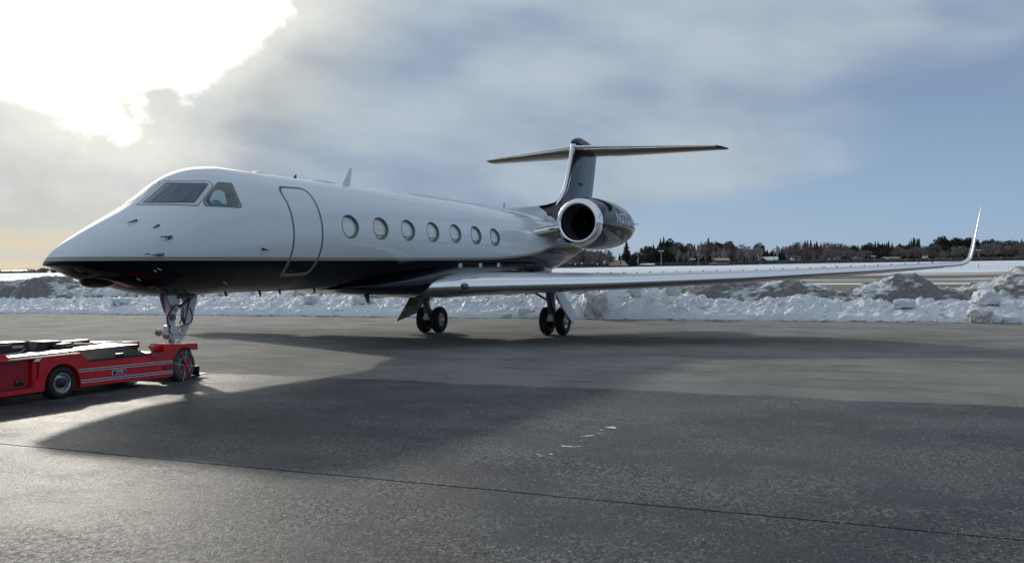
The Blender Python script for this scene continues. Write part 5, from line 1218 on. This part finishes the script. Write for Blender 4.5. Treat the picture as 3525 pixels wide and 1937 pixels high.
b0, put, bx = building('cottage', 3133, 500, 2.3, 3, .7, 1.1, 'tiny white gabled cottage right of the red barn', W_white, W_white, 1.2)
b0, put, bx = building('house', 3238, 500, 4.6, 4, 1.3, .8, 'dark house with a flat pale roof left of the winglet', W_brown, R_grey, -.1, .2); windows(bx, b0, (-1.2, 1.0), .8, -2.0, .9, .6)
b0, put, bx = building('shed', 3357, 480, 1.9, 2, 1.0, .35, 'white box shed just right of the winglet base', W_white, W_white, cat='shed')
b0, put, bx = building('house', 3512, 470, 5.6, 5, 1.1, 1.1, 'grey roofed house at the right edge of the picture', W_brown, R_grey, .1, .2)
b0, put, bx = building('industrial_shed', 60, 1100, 60, 20, 2.2, 1.5, 'long low dark roofed building on the left horizon', W_brown, R_grey, .1, cat='building')
M_pole = simple('galvanised_pole', (.30, .31, .32), .5, metal=.5); M_wood = simple('pole_wood', (.07, .055, .045), .9)
def lamp(px, depth, hpx, label, arm=1.1):
    x, y, z_ = at(px, depth); h = PXH(hpx, depth); o = thing('lamp_post', (x, y, z_), label, 'lamp post', 'lamp posts along the wood')
    tube('pole', [(x, y, z_-.3), (x, y, z_+h)], [.16, .12], M_pole, o, 8); rx, ry = math.cos(YAW), -math.sin(YAW)
    for s_ in (-1, 1):
        box('lamp_head', (x+rx*s_*arm*.55, y+ry*s_*arm*.55, z_+h), (arm*.95, .5, .28), M_label, o, Matrix.Rotation(-YAW, 3, 'Z'), .03)
lamp(2277, 400, 49, 'twin head lamp post in front of the dark evergreen clump'); lamp(2197, 425, 45, 'twin head lamp post right of the tan building'); lamp(3008, 460, 22, 'twin head lamp post left of the red barn'); lamp(3370, 440, 34, 'twin head lamp post just right of the winglet')
def post(name, px, depth, h, r, label, m=M_wood, group=None, cat='post', dz=0):
    x, y, z_ = at(px, depth); o = tube(name, [(x, y, z_-.3), (x, y, z_+h)], [r, r], m, None, 6); return tag(o, label, cat, group)
x, y, z_ = at(2665, 445); o = thing('utility_pole', (x, y, z_), 'tall utility pole in front of the snow roofed house', 'utility pole'); tube('pole', [(x, y, z_), (x, y, z_+PXH(50, 445))], [.16, .11], M_pole, o, 6); box('crossarm', (x, y, z_+PXH(48, 445)), (2.0, .14, .14), M_wood, o, Matrix.Rotation(-YAW, 3, 'Z'))
x, y, z_ = at(153, 800); o = thing('utility_pole', (x, y, z_), 'wooden utility pole with a sagging wire on the left horizon', 'utility pole'); h = PXH(27, 800)
tube('pole', [(x, y, z_), (x, y, z_+h)], [.22, .16], M_wood, o, 6); box('crossarm', (x, y, z_+h-.5), (2.6, .2, .2), M_wood, o, Matrix.Rotation(-YAW, 3, 'Z'))
x2, y2, z2 = at(-20, 800); tube('wire', [(x+(x2-x)*u, y+(y2-y)*u, z_+h-.4-6.5*(u-u*u)*1.0-u*2.0) for u in np.linspace(0, 1, 14)], .07, M_wood, o, 4)
for px, dp, h in ((2665, 235, 1.3), (2689, 235, .95), (2877, 240, 1.25), (3008, 245, 1.0), (3369, 245, 1.1)):
    post('marker_post', px, dp, h, .055, dict({2665: 'taller dark marker post in the snowfield below the utility pole', 2689: 'shorter dark marker post right of the one below the utility pole', 2877: 'dark marker post in the snowfield left of the middle lamp post', 3008: 'dark marker post in the snowfield below the middle lamp post', 3369: 'dark marker post in the snowfield right of the winglet'})[px], M_seal, 'marker posts in the snowfield')
for i in range(10):
    px = 3175+33*i; post('fence_post', px, 215, .85, .022, 'thin white fence post in the snow strip near the winglet', M_pole, 'thin fence posts in the snow strip')
for i in range(16):
    px = 2810+17*i; post('fence_post', px, 300, .9, .035, 'grey fence post in the far row across the snowfield', M_pole, 'fence posts in the far row')
def marker(px, depth, h, w, label):
    x, y, z_ = at(px, depth); o = thing('taxiway_marker', (x, y, z_), label, 'marker', 'taxiway edge markers'); tube('stem', [(x, y, z_), (x, y, z_+h)], .018, M_pole, o, 6)
    lathe('reflector', [(-.0, 0), (0, w), (.28, w), (.28, 0)], (x, y, z_+h-.05), (0, 0, 1), M_navy, o, 12)
marker(2972, 118, 1.05, .13, 'blue topped taxiway marker on a thin stem, nearer of the pair'); marker(3010, 150, .75, .11, 'small blue taxiway marker right of the nearer one'); marker(150, 200, .9, .14, 'dark taxiway marker in front of the left snow strip')

# ------------------------------------------------------------------ marks on the apron
def blot(name, x, y, sx, sy, seed, m, label, cat, group=None, dz=.006):
    r = np.random.default_rng(seed); n = 22; a_ = np.linspace(0, 2*PI, n, endpoint=False); q = 1+.35*np.sin(a_*2+seed)+.25*np.sin(a_*5+seed*2)+r.normal(size=n)*.10
    V = [(x+sx*c_*q_, y+sy*s_*q_) for c_, s_, q_ in zip(np.cos(a_), np.sin(a_), q)]; V = [(p[0], p[1], float(gz(p[0]))+dz) for p in V]+[(x, y, float(gz(x))+dz+.002)]
    o = mesh(name, V, [(i, (i+1) % n, n) for i in range(n)], m, smooth=False); return tag(o, label, cat, group)
M_mark = simple('old_white_paint', (.66, .67, .68), .7, noise=.15, nsc=30)
gm = 'scraps of white paint on the asphalt'
blot('paint_scrap', -.10, -9.46, .045, .085, 1, M_mark, 'largest worn white paint scrap on the dark asphalt', 'paint mark', gm)
for k, (x, y, sx, sy) in enumerate([(-.30, -9.40, .02, .03), (-.74, -9.41, .035, .045), (-.82, -9.36, .02, .025), (-1.46, -9.42, .035, .06), (-1.40, -9.52, .015, .03), (-1.93, -9.42, .02, .03), (-2.05, -9.36, .014, .02), (-1.98, -9.30, .012, .02), (-.55, -9.47, .014, .02), (-1.1, -9.44, .012, .018)]):
    blot('paint_scrap', x, y, sx, sy, k+2, M_mark, 'small worn fleck of white paint on the dark asphalt', 'paint mark', 'small flecks of the broken white paint line')
tie = thing('tie_down', (.41, -7.41, float(gz(.41))), 'dark sunken tie down anchor set in the asphalt', 'tie down')
lathe('ring', [(-.02, .07), (.006, .085), (.010, .095), (.006, .125), (-.02, .13)], (.41, -7.41, float(gz(.41))), (0, 0, 1), M_blk, tie, 28); lathe('pit', [(.004, .078), (.003, 0)], (.41, -7.41, float(gz(.41))), (0, 0, 1), M_dark, tie, 24)

# ------------------------------------------------------------------ labels that single out each repeat
ORD = ['first', 'second', 'third', 'fourth', 'fifth', 'sixth', 'seventh', 'eighth', 'ninth', 'tenth', 'eleventh', 'twelfth', 'thirteenth', 'fourteenth', 'fifteenth', 'sixteenth', 'seventeenth', 'eighteenth', 'nineteenth', 'twentieth']
def ordinal(i, n):
    if i == 0: return 'leftmost'
    if i == n-1: return 'rightmost'
    return ORD[i] if i < 20 else 'twenty '+ORD[i-20]
groups = {}
for t_, px, size, lab, w in TREES: groups.setdefault((size, lab, w), []).append((px, t_))
for (size, lab, w), L in groups.items():
    L.sort(key=lambda q: q[0]); n = len(L)
    for i, (px, t_) in enumerate(L):
        if n == 1: t_['label'] = f'{size}{lab} standing alone of its kind {w}'
        elif i in (0, n-1): t_['label'] = f'{ordinal(i, n)} {size}{lab} {w}'
        else: t_['label'] = f'{ordinal(i, n)} {size}{lab} from the left {w}'
        if n > 1: t_['group'] = f'{size}{lab} trees {w}'.replace('tree trees', 'trees').replace('shrub trees', 'shrubs').replace('birch trees', 'birches')
for lab in ('thin white fence post in the snow strip near the winglet', 'grey fence post in the far row across the snowfield', 'small worn fleck of white paint on the dark asphalt'):
    L = [o for o in C.objects if o.get('label') == lab]
    if 'paint' in lab: L.sort(key=lambda o: np.mean([v.co.x for v in o.data.vertices]))
    for i, o in enumerate(L): o['label'] = lab.replace('thin white', ordinal(i, len(L))+' thin white').replace('grey fence', ordinal(i, len(L))+' grey fence').replace('small worn', ordinal(i, len(L))+' small worn')
